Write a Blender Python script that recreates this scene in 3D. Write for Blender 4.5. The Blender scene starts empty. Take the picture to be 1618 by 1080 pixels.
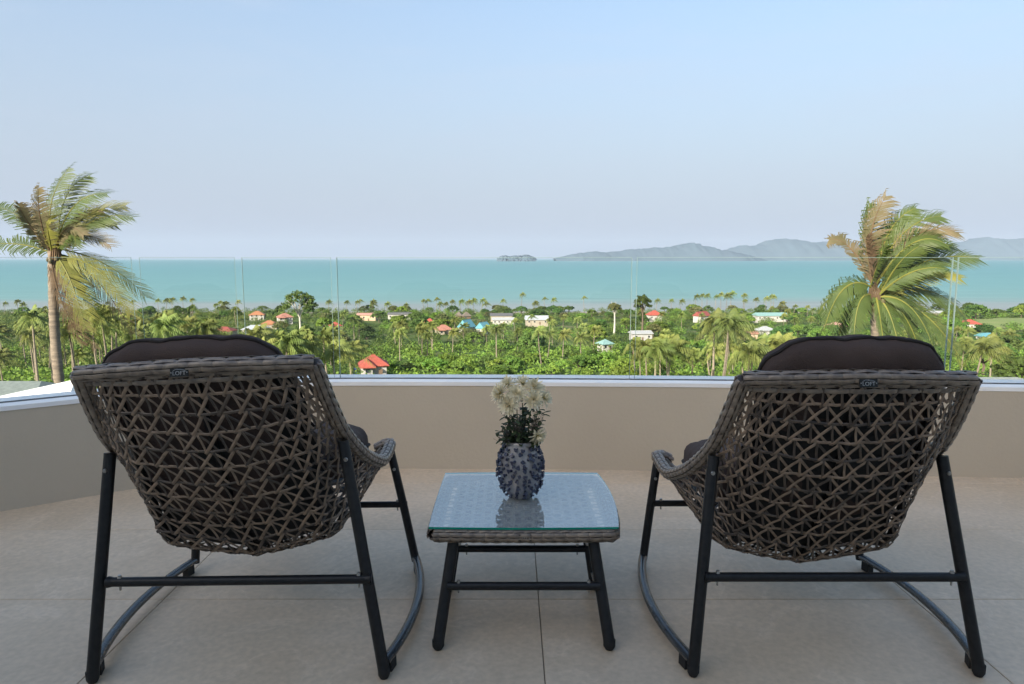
import bpy, bmesh, math, random
import numpy as np
from mathutils import Vector, Matrix, Euler
R = math.radians
rng = random.Random(7)
nrg = np.random.default_rng(11)
sc = bpy.context.scene
col = sc.collection

# ------------------------------------------------------------------ camera, sky, sun, exposure
EYE = 1.12
cam_d = bpy.data.cameras.new('camera')
cam_d.sensor_width = 36.0
cam_d.lens = 24.0
cam_d.clip_start = 0.05
cam_d.clip_end = 200000
cam = bpy.data.objects.new('camera', cam_d)
col.objects.link(cam)
cam.location = (0, 0, EYE)
cam.rotation_euler = (R(90 - 7.02), 0, 0)
sc.camera = cam

SUN_EL, SUN_AZ = 24.5, 215.0          # azimuth clockwise from +Y: behind the camera, to the left
world = bpy.data.worlds.new('World')
sc.world = world
world.use_nodes = True
wn, wl = world.node_tree.nodes, world.node_tree.links
bg = wn['Background']
sky = wn.new('ShaderNodeTexSky')
sky.sky_type = 'NISHITA'
sky.sun_disc = False
sky.sun_elevation = R(SUN_EL)
sky.sun_rotation = R(SUN_AZ)
sky.altitude = 60
sky.air_density = 1.3
sky.dust_density = 3.5
sky.ozone_density = 2.0
# thin high cloud, everywhere round the horizon
tc = wn.new('ShaderNodeTexCoord')
mp = wn.new('ShaderNodeMapping'); mp.inputs['Scale'].default_value = (2.2, 2.2, 12.0)
nz = wn.new('ShaderNodeTexNoise'); nz.inputs['Scale'].default_value = 2.2; nz.inputs['Detail'].default_value = 7
rp = wn.new('ShaderNodeValToRGB'); rp.color_ramp.elements[0].position = .50; rp.color_ramp.elements[1].position = .80
rp.color_ramp.elements[1].color = (.22, .22, .22, 1)
mx = wn.new('ShaderNodeMix'); mx.data_type = 'RGBA'
mx.inputs['B'].default_value = (3.2, 3.35, 3.7, 1)
wl.new(tc.outputs['Generated'], mp.inputs['Vector']); wl.new(mp.outputs['Vector'], nz.inputs['Vector'])
wl.new(nz.outputs['Fac'], rp.inputs['Fac']); wl.new(rp.outputs['Color'], mx.inputs['Factor'])
gm = wn.new('ShaderNodeGamma'); gm.inputs['Gamma'].default_value = 1.0
wl.new(sky.outputs['Color'], gm.inputs['Color']); hsv = wn.new('ShaderNodeHueSaturation'); hsv.inputs['Saturation'].default_value = 1.1; wl.new(gm.outputs['Color'], hsv.inputs['Color']); wl.new(hsv.outputs['Color'], mx.inputs['A']); 
sx_ = wn.new('ShaderNodeSeparateXYZ'); wl.new(tc.outputs['Generated'], sx_.inputs['Vector'])
hr = wn.new('ShaderNodeMapRange'); hr.interpolation_type = 'SMOOTHSTEP'
hr.inputs['From Min'].default_value = -.02; hr.inputs['From Max'].default_value = .66; hr.inputs['To Min'].default_value = .92; hr.inputs['To Max'].default_value = .0
wl.new(sx_.outputs['Z'], hr.inputs['Value'])
hmx = wn.new('ShaderNodeMix'); hmx.data_type = 'RGBA'; hmx.inputs['B'].default_value = (1.80, 2.06, 2.60, 1)     # milky sea air, the same all round the horizon
wl.new(hr.outputs['Result'], hmx.inputs['Factor']); wl.new(mx.outputs['Result'], hmx.inputs['A'])
wl.new(hmx.outputs['Result'], bg.inputs['Color'])
bg.inputs['Strength'].default_value = 0.15

sun_d = bpy.data.lights.new('sun', 'SUN')
sun_d.energy = 4.8
sun_d.angle = R(0.6)
sun_d.color = (1.0, .91, .77)
sun = bpy.data.objects.new('sun', sun_d)
col.objects.link(sun)
sdir = Vector((math.sin(R(SUN_AZ)) * math.cos(R(SUN_EL)), math.cos(R(SUN_AZ)) * math.cos(R(SUN_EL)), math.sin(R(SUN_EL))))
sun.rotation_euler = sdir.to_track_quat('Z', 'Y').to_euler()
sun.location = (-5, -8, 12)

sc.view_settings.view_transform = 'Standard'
sc.view_settings.look = 'None'
sc.view_settings.gamma = 1
sc.view_settings.use_curve_mapping = False
sc.view_settings.exposure = 0.93
sc.render.engine = 'CYCLES'
sc.cycles.max_bounces = 10
sc.cycles.transparent_max_bounces = 24

# ------------------------------------------------------------------ helpers
def tag(o, label=None, cat=None, group=None, kind=None):
    if label: o['label'] = label
    if cat: o['category'] = cat
    if group: o['group'] = group
    if kind: o['kind'] = kind
    return o

def empty(name, loc=(0, 0, 0), rz=0, label=None, cat=None, group=None):
    o = bpy.data.objects.new(name, None)
    o.empty_display_size = .1
    col.objects.link(o)
    o.location = loc
    o.rotation_euler = (0, 0, rz)
    return tag(o, label, cat, group)

def link(name, me, parent=None, loc=None, rot=None, scale=None):
    o = bpy.data.objects.new(name, me)
    col.objects.link(o)
    if parent: o.parent = parent
    if loc is not None: o.location = loc
    if rot is not None: o.rotation_euler = rot
    if scale is not None: o.scale = scale
    return o

class MB:
    def __init__(s): s.v = []; s.f = []; s.m = []
    def add(s, vs, fs, mi=0):
        b = len(s.v)
        s.v.extend([tuple(p) for p in vs])
        s.f.extend([tuple(i + b for i in f) for f in fs])
        s.m.extend([mi] * len(fs))
        return s
    def box(s, c, d, rz=0, mi=0, rot=None):
        x, y, z = d[0] / 2, d[1] / 2, d[2] / 2
        M = rot if rot is not None else Matrix.Rotation(rz, 3, 'Z')
        c = Vector(c)
        vs = [c + M @ Vector((a * x, b * y, e * z)) for a in (-1, 1) for b in (-1, 1) for e in (-1, 1)]
        return s.add(vs, [(0, 1, 3, 2), (4, 6, 7, 5), (0, 4, 5, 1), (2, 3, 7, 6), (0, 2, 6, 4), (1, 5, 7, 3)], mi)
    def tube(s, path, r, n=8, mi=0, cap=True, flat=1.0):
        P = [Vector(p) for p in path]
        rr = r if isinstance(r, (list, tuple)) else [r] * len(P)
        up = None; rings = []
        for i, p in enumerate(P):
            t = (P[min(i + 1, len(P) - 1)] - P[max(i - 1, 0)]).normalized()
            if up is None:
                a = Vector((0, 0, 1)) if abs(t.z) < .9 else Vector((1, 0, 0))
                up = (a - t * a.dot(t)).normalized()
            else:
                up = (up - t * up.dot(t)).normalized()
            sd = t.cross(up)
            rings.append([p + (sd * math.cos(2 * math.pi * k / n) + up * math.sin(2 * math.pi * k / n) * flat) * rr[i] for k in range(n)])
        vs = [q for g in rings for q in g]
        fs = [(i * n + k, i * n + (k + 1) % n, (i + 1) * n + (k + 1) % n, (i + 1) * n + k) for i in range(len(P) - 1) for k in range(n)]
        if cap:
            fs.append(tuple(range(n - 1, -1, -1)))
            fs.append(tuple((len(P) - 1) * n + k for k in range(n)))
        return s.add(vs, fs, mi)
    def lathe(s, prof, n=24, c=(0, 0, 0), mi=0):
        vs = []
        for r, z in prof:
            for k in range(n):
                a = 2 * math.pi * k / n
                vs.append((c[0] + r * math.cos(a), c[1] + r * math.sin(a), c[2] + z))
        fs = [(i * n + k, i * n + (k + 1) % n, (i + 1) * n + (k + 1) % n, (i + 1) * n + k) for i in range(len(prof) - 1) for k in range(n)]
        return s.add(vs, fs, mi)
    def ribbon(s, pts, nor, w, t, mi=0):
        # flat strand: pts on its centre line, nor the surface normals, w width, t thickness
        P = [Vector(p) for p in pts]; N = [Vector(q) for q in nor]
        vs = []
        for i, p in enumerate(P):
            tg = (P[min(i + 1, len(P) - 1)] - P[max(i - 1, 0)]).normalized()
            n_ = (N[i] - tg * N[i].dot(tg)).normalized()
            sd = tg.cross(n_)
            vs += [p - sd * w / 2, p + n_ * t / 2 - sd * w * .3, p + n_ * t / 2 + sd * w * .3, p + sd * w / 2, p - n_ * t / 2]
        k = 5
        fs = [(i * k + a, i * k + (a + 1) % k, (i + 1) * k + (a + 1) % k, (i + 1) * k + a) for i in range(len(P) - 1) for a in range(k)]
        fs.append((4, 3, 2, 1, 0)); b = (len(P) - 1) * k
        fs.append((b, b + 1, b + 2, b + 3, b + 4))
        return s.add(vs, fs, mi)
    def mesh(s, name, mats, smooth=False, fix=True):
        me = bpy.data.meshes.new(name)
        me.from_pydata(s.v, [], s.f)
        if not isinstance(mats, (list, tuple)): mats = [mats]
        for m in mats: me.materials.append(m)
        me.polygons.foreach_set('material_index', s.m)
        if fix:
            bm = bmesh.new(); bm.from_mesh(me)
            bmesh.ops.recalc_face_normals(bm, faces=bm.faces)
            bm.to_mesh(me); bm.free()
        if smooth:
            me.polygons.foreach_set('use_smooth', [True] * len(me.polygons))
            if smooth != 'all':
                try: me.set_sharp_from_angle(angle=R(40))
                except Exception: pass
        me.update()
        return me
    def build(s, name, mats, parent=None, smooth=False, **k):
        return link(name, s.mesh(name, mats, smooth), parent, **k)

def quads_mesh(name, V, mat, tri=False):
    """V: (n,4,3) array of quads -> mesh, without shared vertices"""
    n, k = V.shape[0], V.shape[1]
    me = bpy.data.meshes.new(name)
    me.vertices.add(n * k); me.loops.add(n * k); me.polygons.add(n)
    me.vertices.foreach_set('co', V.astype(np.float32).ravel())
    me.loops.foreach_set('vertex_index', np.arange(n * k, dtype=np.int32))
    me.polygons.foreach_set('loop_start', np.arange(0, n * k, k, dtype=np.int32))
    me.polygons.foreach_set('loop_total', np.full(n, k, dtype=np.int32))
    for m in (mat if isinstance(mat, (list, tuple)) else [mat]): me.materials.append(m)
    me.update(calc_edges=True)
    return me

# ------------------------------------------------------------------ materials
MATS = {}
def material(name, c1, c2=None, rough=.6, scale=6., detail=4., spec=.5, metal=0., bump=0., bscale=None, rand=0., coord='Object', stretch=(1, 1, 1), trans=0., hue=0., ramp=(.35, .65), coat=0.):
    if name in MATS: return MATS[name]
    m = bpy.data.materials.new(name); m.use_nodes = True
    n, l = m.node_tree.nodes, m.node_tree.links
    b = n['Principled BSDF']
    b.inputs['Roughness'].default_value = rough
    b.inputs['Metallic'].default_value = metal
    b.inputs['Specular IOR Level'].default_value = spec
    if coat: b.inputs['Coat Weight'].default_value = coat; b.inputs['Coat Roughness'].default_value = .08
    t = n.new('ShaderNodeTexCoord'); mp = n.new('ShaderNodeMapping'); mp.inputs['Scale'].default_value = stretch
    l.new(t.outputs[coord], mp.inputs['Vector'])
    c2 = c2 or tuple(v * .8 for v in c1)
    no = n.new('ShaderNodeTexNoise'); no.inputs['Scale'].default_value = scale; no.inputs['Detail'].default_value = detail
    l.new(mp.outputs['Vector'], no.inputs['Vector'])
    cr = n.new('ShaderNodeValToRGB')
    cr.color_ramp.elements[0].position, cr.color_ramp.elements[1].position = ramp
    cr.color_ramp.elements[0].color = (*c1, 1); cr.color_ramp.elements[1].color = (*c2, 1)
    l.new(no.outputs['Fac'], cr.inputs['Fac'])
    out = cr.outputs['Color']
    if rand or hue:
        oi = n.new('ShaderNodeObjectInfo')
        hs = n.new('ShaderNodeHueSaturation')
        a = n.new('ShaderNodeMapRange'); a.inputs['To Min'].default_value = 1 - rand; a.inputs['To Max'].default_value = 1 + rand
        l.new(oi.outputs['Random'], a.inputs['Value']); l.new(a.outputs['Result'], hs.inputs['Value'])
        if hue:
            w = n.new('ShaderNodeTexWhiteNoise'); w.noise_dimensions = '1D'
            l.new(oi.outputs['Random'], w.inputs['W'])
            h = n.new('ShaderNodeMapRange'); h.inputs['To Min'].default_value = .5 - hue; h.inputs['To Max'].default_value = .5 + hue
            l.new(w.outputs['Value'], h.inputs['Value']); l.new(h.outputs['Result'], hs.inputs['Hue'])
        l.new(out, hs.inputs['Color']); out = hs.outputs['Color']
    l.new(out, b.inputs['Base Color'])
    if bump:
        n2 = n.new('ShaderNodeTexNoise'); n2.inputs['Scale'].default_value = bscale or scale * 4; n2.inputs['Detail'].default_value = 6
        l.new(mp.outputs['Vector'], n2.inputs['Vector'])
        bp = n.new('ShaderNodeBump'); bp.inputs['Strength'].default_value = bump; bp.inputs['Distance'].default_value = .01
        l.new(n2.outputs['Fac'], bp.inputs['Height']); l.new(bp.outputs['Normal'], b.inputs['Normal'])
    if trans:
        tr = n.new('ShaderNodeBsdfTranslucent'); l.new(out, tr.inputs['Color'])
        ms = n.new('ShaderNodeMixShader'); ms.inputs['Fac'].default_value = trans
        l.new(b.outputs['BSDF'], ms.inputs[1]); l.new(tr.outputs['BSDF'], ms.inputs[2])
        l.new(ms.outputs['Shader'], n['Material Output'].inputs['Surface'])
    MATS[name] = m
    return m

def glass_mat(name, tint, ior=1.5, sheen=0.0):
    m = bpy.data.materials.new(name); m.use_nodes = True
    n, l = m.node_tree.nodes, m.node_tree.links
    n.remove(n['Principled BSDF'])
    tr = n.new('ShaderNodeBsdfTransparent'); tr.inputs['Color'].default_value = (*tint, 1)
    gl = n.new('ShaderNodeBsdfGlossy'); gl.inputs['Roughness'].default_value = .0
    fr = n.new('ShaderNodeFresnel'); fr.inputs['IOR'].default_value = ior
    mx = n.new('ShaderNodeMixShader')
    ge = n.new('ShaderNodeNewGeometry'); iv = n.new('ShaderNodeMath'); iv.operation = 'SUBTRACT'; iv.inputs[0].default_value = 1
    ml = n.new('ShaderNodeMath'); ml.operation = 'MULTIPLY'      # reflect once, on the outer face only
    l.new(ge.outputs['Backfacing'], iv.inputs[1]); l.new(fr.outputs['Fac'], ml.inputs[0]); l.new(iv.outputs[0], ml.inputs[1])
    l.new(ml.outputs[0], mx.inputs['Fac']); l.new(tr.outputs['BSDF'], mx.inputs[1]); l.new(gl.outputs['BSDF'], mx.inputs[2])
    o = mx.outputs['Shader']
    if sheen:
        t = n.new('ShaderNodeTexCoord'); no = n.new('ShaderNodeTexNoise'); no.inputs['Scale'].default_value = 9; no.inputs['Detail'].default_value = 8
        l.new(t.outputs['Object'], no.inputs['Vector'])
        mr = n.new('ShaderNodeMapRange'); mr.inputs['To Min'].default_value = sheen * .6; mr.inputs['To Max'].default_value = sheen * 1.4
        l.new(no.outputs['Fac'], mr.inputs['Value'])
        d = n.new('ShaderNodeBsdfDiffuse'); d.inputs['Color'].default_value = (.86, .86, .83, 1)  # white diffuse over the glass paints in a pale sky sheen
        m2 = n.new('ShaderNodeMixShader'); l.new(mr.outputs['Result'], m2.inputs['Fac'])
        l.new(o, m2.inputs[1]); l.new(d.outputs['BSDF'], m2.inputs[2]); o = m2.outputs['Shader']
    l.new(o, n['Material Output'].inputs['Surface'])
    return m

M_plaster = material('wall_plaster', (.53, .46, .36), (.50, .43, .335), rough=.85, scale=1.6, detail=8, bump=.25, bscale=60, spec=.2)
M_capwhite = material('cap_white_paint', (.87, .86, .84), (.82, .81, .79), rough=.55, scale=5, bump=.1, bscale=40)
M_alu = material('channel_aluminium', (.66, .67, .68), (.58, .59, .60), rough=.38, metal=.6, scale=12)
M_gasket = material('grey_gasket', (.16, .16, .16), rough=.7)
M_ceiling = material('white_ceiling_paint', (.80, .79, .77), (.76, .75, .73), rough=.8, scale=2)
M_grout = material('tile_grout', (.30, .25, .20), (.24, .20, .16), rough=.9, scale=30)
M_glass = glass_mat('clear_glass', (.975, .99, .985), 1.45)
M_tglass = glass_mat('table_glass', (.90, .95, .935), 5.5, sheen=.15)
M_gedge = material('green_glass_edge', (.34, .42, .40), (.26, .36, .33), rough=.15, scale=4, trans=.3)
M_tedge = material('emerald_glass_edge', (.0, .30, .20), (.0, .22, .15), rough=.12, scale=4, trans=.35)
M_wicker = material('wicker_strand', (.29, .205, .14), (.13, .093, .066), rough=.42, scale=38, detail=3, spec=.45, ramp=(.3, .7))
M_wicker2 = material('wicker_dark_strand', (.095, .07, .052), (.045, .034, .027), rough=.42, scale=30, detail=3)
M_rim = material('wicker_rim_strand', (.24, .185, .135), (.125, .095, .072), rough=.36, scale=45, detail=3, spec=.75)
M_blackm = material('black_powder_coat', (.008, .008, .0085), (.014, .014, .0145), rough=.38, scale=60, bump=.04, bscale=300, spec=.32)
M_railm = material('satin_rail_coat', (.03, .033, .036), (.045, .048, .05), rough=.24, scale=40, spec=.8)
M_rubber = material('black_rubber', (.012, .012, .012), rough=.75)
M_steel = material('bolt_steel', (.45, .43, .40), (.25, .22, .19), rough=.35, metal=.9, scale=80)
M_cush = material('brown_cushion_fabric', (.078, .055, .047), (.062, .044, .038), rough=.85, scale=5, detail=6, bump=.35, bscale=420, spec=.2)
M_pipe = material('cushion_piping_fabric', (.022, .016, .014), rough=.8, scale=60, bump=.3, bscale=300)
M_vase = material('white_glazed_ceramic', (.33, .31, .295), (.16, .15, .155), rough=.22, scale=26, detail=5, spec=.6, coat=.5, ramp=(.42, .75))
M_spike = material('cobalt_glaze', (.006, .009, .034), (.012, .018, .07), rough=.18, scale=70, spec=.7, coat=.6)
M_petal = material('cream_petal', (.86, .79, .60), (.80, .70, .46), rough=.6, scale=40, trans=.25)
M_disc = material('flower_disc', (.45, .36, .10), (.35, .30, .08), rough=.8, scale=90)
M_stem = material('flower_stem', (.055, .10, .03), (.04, .07, .02), rough=.6, scale=30)
M_fleaf = material('flower_leaf', (.06, .088, .032), (.04, .062, .024), rough=.55, scale=30, trans=.2)
M_sprig = material('filler_sprig', (.14, .11, .09), (.08, .07, .05), rough=.8, scale=60)
M_plate = material('black_name_plate', (.008, .008, .008), rough=.3)
M_pane = material('dark_window_glass', (.03, .04, .05), rough=.1, spec=.8)
M_letter = material('silver_lettering', (.40, .40, .40), rough=.35, metal=.7)

def tile_material():
    m = bpy.data.materials.new('porcelain_floor_tile'); m.use_nodes = True
    n, l = m.node_tree.nodes, m.node_tree.links; b = n['Principled BSDF']
    t = n.new('ShaderNodeTexCoord'); oi = n.new('ShaderNodeObjectInfo')
    ad = n.new('ShaderNodeVectorMath'); ad.operation = 'MULTIPLY_ADD'
    l.new(t.outputs['Object'], ad.inputs[0]); ad.inputs[1].default_value = (1, 1, 1)
    ml = n.new('ShaderNodeVectorMath'); ml.operation = 'SCALE'; ml.inputs['Scale'].default_value = 40
    l.new(oi.outputs['Random'], ml.inputs[0]); l.new(ml.outputs['Vector'], ad.inputs[2])
    n1 = n.new('ShaderNodeTexNoise'); n1.inputs['Scale'].default_value = 1.7; n1.inputs['Detail'].default_value = 9; n1.inputs['Roughness'].default_value = .62; n1.inputs['Distortion'].default_value = .8
    n2 = n.new('ShaderNodeTexNoise'); n2.inputs['Scale'].default_value = 55; n2.inputs['Detail'].default_value = 5
    l.new(ad.outputs['Vector'], n1.inputs['Vector']); l.new(ad.outputs['Vector'], n2.inputs['Vector'])
    cr = n.new('ShaderNodeValToRGB'); e = cr.color_ramp.elements
    e[0].position, e[0].color = .30, (.56, .43, .295, 1)
    e[1].position, e[1].color = .72, (.68, .54, .395, 1)
    v = e.new(.50); v.color = (.615, .48, .338, 1)
    w = e.new(.515); w.color = (.67, .53, .385, 1)      # a thin pale vein
    u = e.new(.53); u.color = (.62, .485, .342, 1)
    l.new(n1.outputs['Fac'], cr.inputs['Fac'])
    mr = n.new('ShaderNodeMapRange'); mr.inputs['From Min'].default_value = .3; mr.inputs['From Max'].default_value = .7
    mr.inputs['To Min'].default_value = .9; mr.inputs['To Max'].default_value = 1.08
    l.new(n2.outputs['Fac'], mr.inputs['Value'])
    hs = n.new('ShaderNodeHueSaturation'); l.new(cr.outputs['Color'], hs.inputs['Color']); l.new(mr.outputs['Result'], hs.inputs['Value'])
    l.new(hs.outputs['Color'], b.inputs['Base Color'])
    r2 = n.new('ShaderNodeMapRange'); r2.inputs['To Min'].default_value = .42; r2.inputs['To Max'].default_value = .62
    l.new(n1.outputs['Fac'], r2.inputs['Value']); l.new(r2.outputs['Result'], b.inputs['Roughness'])
    bp = n.new('ShaderNodeBump'); bp.inputs['Strength'].default_value = .08; bp.inputs['Distance'].default_value = .004
    l.new(n2.outputs['Fac'], bp.inputs['Height']); l.new(bp.outputs['Normal'], b.inputs['Normal'])
    return m
M_tile = tile_material()

# ------------------------------------------------------------------ terrain
PTS = [(0, -6), (10, -7), (40, -13), (100, -22), (160, -29), (250, -38), (350, -44), (500, -49), (640, -52), (690, -53.2), (710, -54.6), (900, -58)]
SEA = -54.0
def ground(x, y):
    y0 = max(0., min(899., y))
    for (a, za), (b, zb) in zip(PTS, PTS[1:]):
        if y0 <= b:
            t = (y0 - a) / (b - a); z = za + (zb - za) * t; break
    fade = max(0., min(1., (y0 - 60) / 60)) * max(0., min(1., (670 - y0) / 120))
    z += fade * (0.9 * math.sin(x * .031 + 1.3) * math.sin(y0 * .027 + .4) + .6 * math.sin(x * .071 - y0 * .05))
    z += 7 * math.exp(-(((x - 345) / 75) ** 2 + ((y0 - 480) / 70) ** 2))
    return z

def ground_material():
    m = bpy.data.materials.new('hillside_ground'); m.use_nodes = True
    n, l = m.node_tree.nodes, m.node_tree.links; b = n['Principled BSDF']; b.inputs['Roughness'].default_value = .95
    b.inputs['Specular IOR Level'].default_value = .1
    t = n.new('ShaderNodeTexCoord')
    n1 = n.new('ShaderNodeTexNoise'); n1.inputs['Scale'].default_value = .035; n1.inputs['Detail'].default_value = 8
    l.new(t.outputs['Object'], n1.inputs['Vector'])
    cr = n.new('ShaderNodeValToRGB'); e = cr.color_ramp.elements
    e[0].position, e[0].color = .34, (.05, .08, .022, 1)
    e[1].position, e[1].color = .72, (.16, .15, .075, 1)
    v = e.new(.5); v.color = (.085, .13, .035, 1)
    l.new(n1.outputs['Fac'], cr.inputs['Fac'])
    # sand by the shore
    sp = n.new('ShaderNodeSeparateXYZ'); l.new(t.outputs['Object'], sp.inputs['Vector'])
    mr = n.new('ShaderNodeMapRange'); mr.inputs['From Min'].default_value = -52.3; mr.inputs['From Max'].default_value = -53.2
    l.new(sp.outputs['Z'], mr.inputs['Value'])
    mx = n.new('ShaderNodeMix'); mx.data_type = 'RGBA'; mx.inputs['B'].default_value = (.46, .40, .33, 1)
    l.new(mr.outputs['Result'], mx.inputs['Factor']); l.new(cr.outputs['Color'], mx.inputs['A'])
    l.new(mx.outputs['Result'], b.inputs['Base Color'])
    return m

def make_terrain():
    xs = np.concatenate([np.linspace(-2600, -620, 16), np.linspace(-600, 600, 121), np.linspace(620, 2600, 16)])
    ys = np.concatenate([np.linspace(-60, 0, 3), np.linspace(8, 860, 108)])
    V = [(x, y, ground(x, y)) for y in ys for x in xs]
    nx = len(xs)
    F = [(j * nx + i, j * nx + i + 1, (j + 1) * nx + i + 1, (j + 1) * nx + i) for j in range(len(ys) - 1) for i in range(nx - 1)]
    me = bpy.data.meshes.new('ground'); me.from_pydata(V, [], F); me.materials.append(ground_material())
    me.polygons.foreach_set('use_smooth', [True] * len(F))
    tag(link('ground', me), 'green hillside falling away to a flat coast with a sand beach', kind='structure')
make_terrain()

def sea_material():
    m = bpy.data.materials.new('turquoise_sea'); m.use_nodes = True
    n, l = m.node_tree.nodes, m.node_tree.links; b = n['Principled BSDF']
    b.inputs['Roughness'].default_value = .5; b.inputs['Specular IOR Level'].default_value = .12
    t = n.new('ShaderNodeTexCoord')
    mp = n.new('ShaderNodeMapping'); mp.inputs['Scale'].default_value = (.0010, .0045, 1)
    l.new(t.outputs['Object'], mp.inputs['Vector'])
    n1 = n.new('ShaderNodeTexNoise'); n1.inputs['Scale'].default_value = 1.; n1.inputs['Detail'].default_value = 8; n1.inputs['Distortion'].default_value = .4
    l.new(mp.outputs['Vector'], n1.inputs['Vector'])
    sp = n.new('ShaderNodeSeparateXYZ'); l.new(t.outputs['Object'], sp.inputs['Vector'])
    lg = n.new('ShaderNodeMath'); lg.operation = 'LOGARITHM'; lg.inputs[1].default_value = 10
    mxx = n.new('ShaderNodeMath'); mxx.operation = 'MAXIMUM'; mxx.inputs[1].default_value = 10
    l.new(sp.outputs['Y'], mxx.inputs[0]); l.new(mxx.outputs[0], lg.inputs[0])
    md = n.new('ShaderNodeMath'); md.operation = 'MULTIPLY_ADD'; md.inputs[1].default_value = .16; 
    sb = n.new('ShaderNodeMath'); sb.operation = 'SUBTRACT'; sb.inputs[1].default_value = .5
    l.new(n1.outputs['Fac'], sb.inputs[0]); l.new(sb.outputs[0], md.inputs[0]); l.new(lg.outputs[0], md.inputs[2])
    mr = n.new('ShaderNodeMapRange'); mr.inputs['From Min'].default_value = 2.82; mr.inputs['From Max'].default_value = 3.9
    l.new(md.outputs[0], mr.inputs['Value'])
    cr = n.new('ShaderNodeValToRGB'); e = cr.color_ramp.elements
    e[0].position, e[0].color = 0.0, (.275, .285, .28, 1)       # silty tidal shallows
    e[1].position, e[1].color = 1.0, (.10, .235, .255, 1)
    for p, c in ((.085, (.235, .278, .272)), (.14, (.165, .295, .285)), (.30, (.138, .285, .285)), (.62, (.108, .254, .268))):
        q = e.new(p); q.color = (*c, 1)
    l.new(mr.outputs['Result'], cr.inputs['Fac'])
    # fine wind streaks
    mp2 = n.new('ShaderNodeMapping'); mp2.inputs['Scale'].default_value = (.006, .035, 1); l.new(t.outputs['Object'], mp2.inputs['Vector'])
    n2 = n.new('ShaderNodeTexNoise'); n2.inputs['Scale'].default_value = 1; n2.inputs['Detail'].default_value = 7; l.new(mp2.outputs['Vector'], n2.inputs['Vector'])
    m2 = n.new('ShaderNodeMapRange'); m2.inputs['To Min'].default_value = .76; m2.inputs['To Max'].default_value = 1.24; l.new(n2.outputs['Fac'], m2.inputs['Value'])
    hs = n.new('ShaderNodeHueSaturation'); l.new(m2.outputs['Result'], hs.inputs['Value']); l.new(cr.outputs['Color'], hs.inputs['Color'])
    l.new(hs.outputs['Color'], b.inputs['Base Color'])
    return m
mb = MB()
sx = [-54000, -20000, -6000, -1500, 1500, 6000, 20000, 54000]; sy = [560, 1500, 4000, 9000, 16000, 27000]
mb.add([(x, y, SEA) for y in sy for x in sx], [(j * 8 + i, j * 8 + i + 1, (j + 1) * 8 + i + 1, (j + 1) * 8 + i) for j in range(5) for i in range(7)])
tag(mb.build('sea', sea_material()), 'calm turquoise sea reaching to the horizon', kind='structure')

# ------------------------------------------------------------------ islands on the horizon
M_isl = material('haze_tinted_island', (.088, .128, .158), (.078, .115, .142), rough=1, scale=.004, spec=0, detail=6)  # haze of distance is painted into this blue-grey tone
def island(label, dist, pts, depth, kx=1.0):
    # pts: (x, height above the sea) along the ridge, metres
    o = empty('island', (pts[len(pts) // 2][0], dist, SEA))
    tag(o, label, 'island', kind='structure')
    cx = pts[len(pts) // 2][0]
    X = np.linspace(pts[0][0], pts[-1][0], 110)
    Hh = np.interp(X, [p[0] for p in pts], [p[1] for p in pts])
    r2 = np.random.default_rng(int(dist) + len(pts))
    K = 15
    prof = np.sin(np.linspace(0, math.pi, K)) ** .85
    nzv = np.cumsum(r2.normal(0, 1, 110)); nzv -= np.linspace(nzv[0], nzv[-1], 110)
    Hh = Hh * (1 + .012 * nzv / (np.abs(nzv).max() + 1e-6)) * (1 + .03 * r2.normal(0, 1, 110) * (Hh > 20)) 
    V = []; F = []
    for i in range(110):
        for k in range(K):
            f = prof[k] * (1 + (.05 * r2.normal() if 0 < k < K - 1 and k != K // 2 else 0))
            V.append((X[i] - cx + r2.normal(0, 12), (k / (K - 1) - .5) * depth * (.25 + .75 * min(1, Hh[i] / (Hh.max() * .5))), max(-5, Hh[i] * min(f, 1.0)) if 0 < k < K - 1 else -5))
    for i in range(109):
        for k in range(K - 1):
            F.append((i * K + k, (i + 1) * K + k, (i + 1) * K + k + 1, i * K + k + 1))
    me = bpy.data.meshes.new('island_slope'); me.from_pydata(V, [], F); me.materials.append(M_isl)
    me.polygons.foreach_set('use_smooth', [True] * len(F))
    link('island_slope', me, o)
def isl_px(dist, arr):   # bearing and angular height of the ridge -> metres
    return [(dist * (b - 809) / 1087.0, dist * (406.5 - h) / 1087.0 + 54) for b, h in arr]
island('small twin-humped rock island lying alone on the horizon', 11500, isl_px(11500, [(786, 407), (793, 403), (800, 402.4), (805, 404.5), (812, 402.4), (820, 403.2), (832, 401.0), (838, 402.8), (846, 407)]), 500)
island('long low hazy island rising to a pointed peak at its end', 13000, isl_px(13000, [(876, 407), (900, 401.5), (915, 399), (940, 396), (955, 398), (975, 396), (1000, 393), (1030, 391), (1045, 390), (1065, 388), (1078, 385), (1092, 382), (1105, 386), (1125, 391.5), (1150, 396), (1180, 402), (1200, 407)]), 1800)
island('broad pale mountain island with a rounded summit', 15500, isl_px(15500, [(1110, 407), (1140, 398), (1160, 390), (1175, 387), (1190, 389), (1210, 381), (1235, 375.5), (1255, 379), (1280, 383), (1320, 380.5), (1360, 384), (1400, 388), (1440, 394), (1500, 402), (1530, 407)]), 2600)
island('palest far mountain range trailing away behind the green hill', 18000, isl_px(18000, [(1440, 407), (1480, 398), (1505, 387), (1525, 380), (1550, 374.5), (1570, 377), (1590, 378), (1610, 376), (1660, 373), (1720, 380), (1800, 392), (1900, 407)]), 2800)

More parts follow.
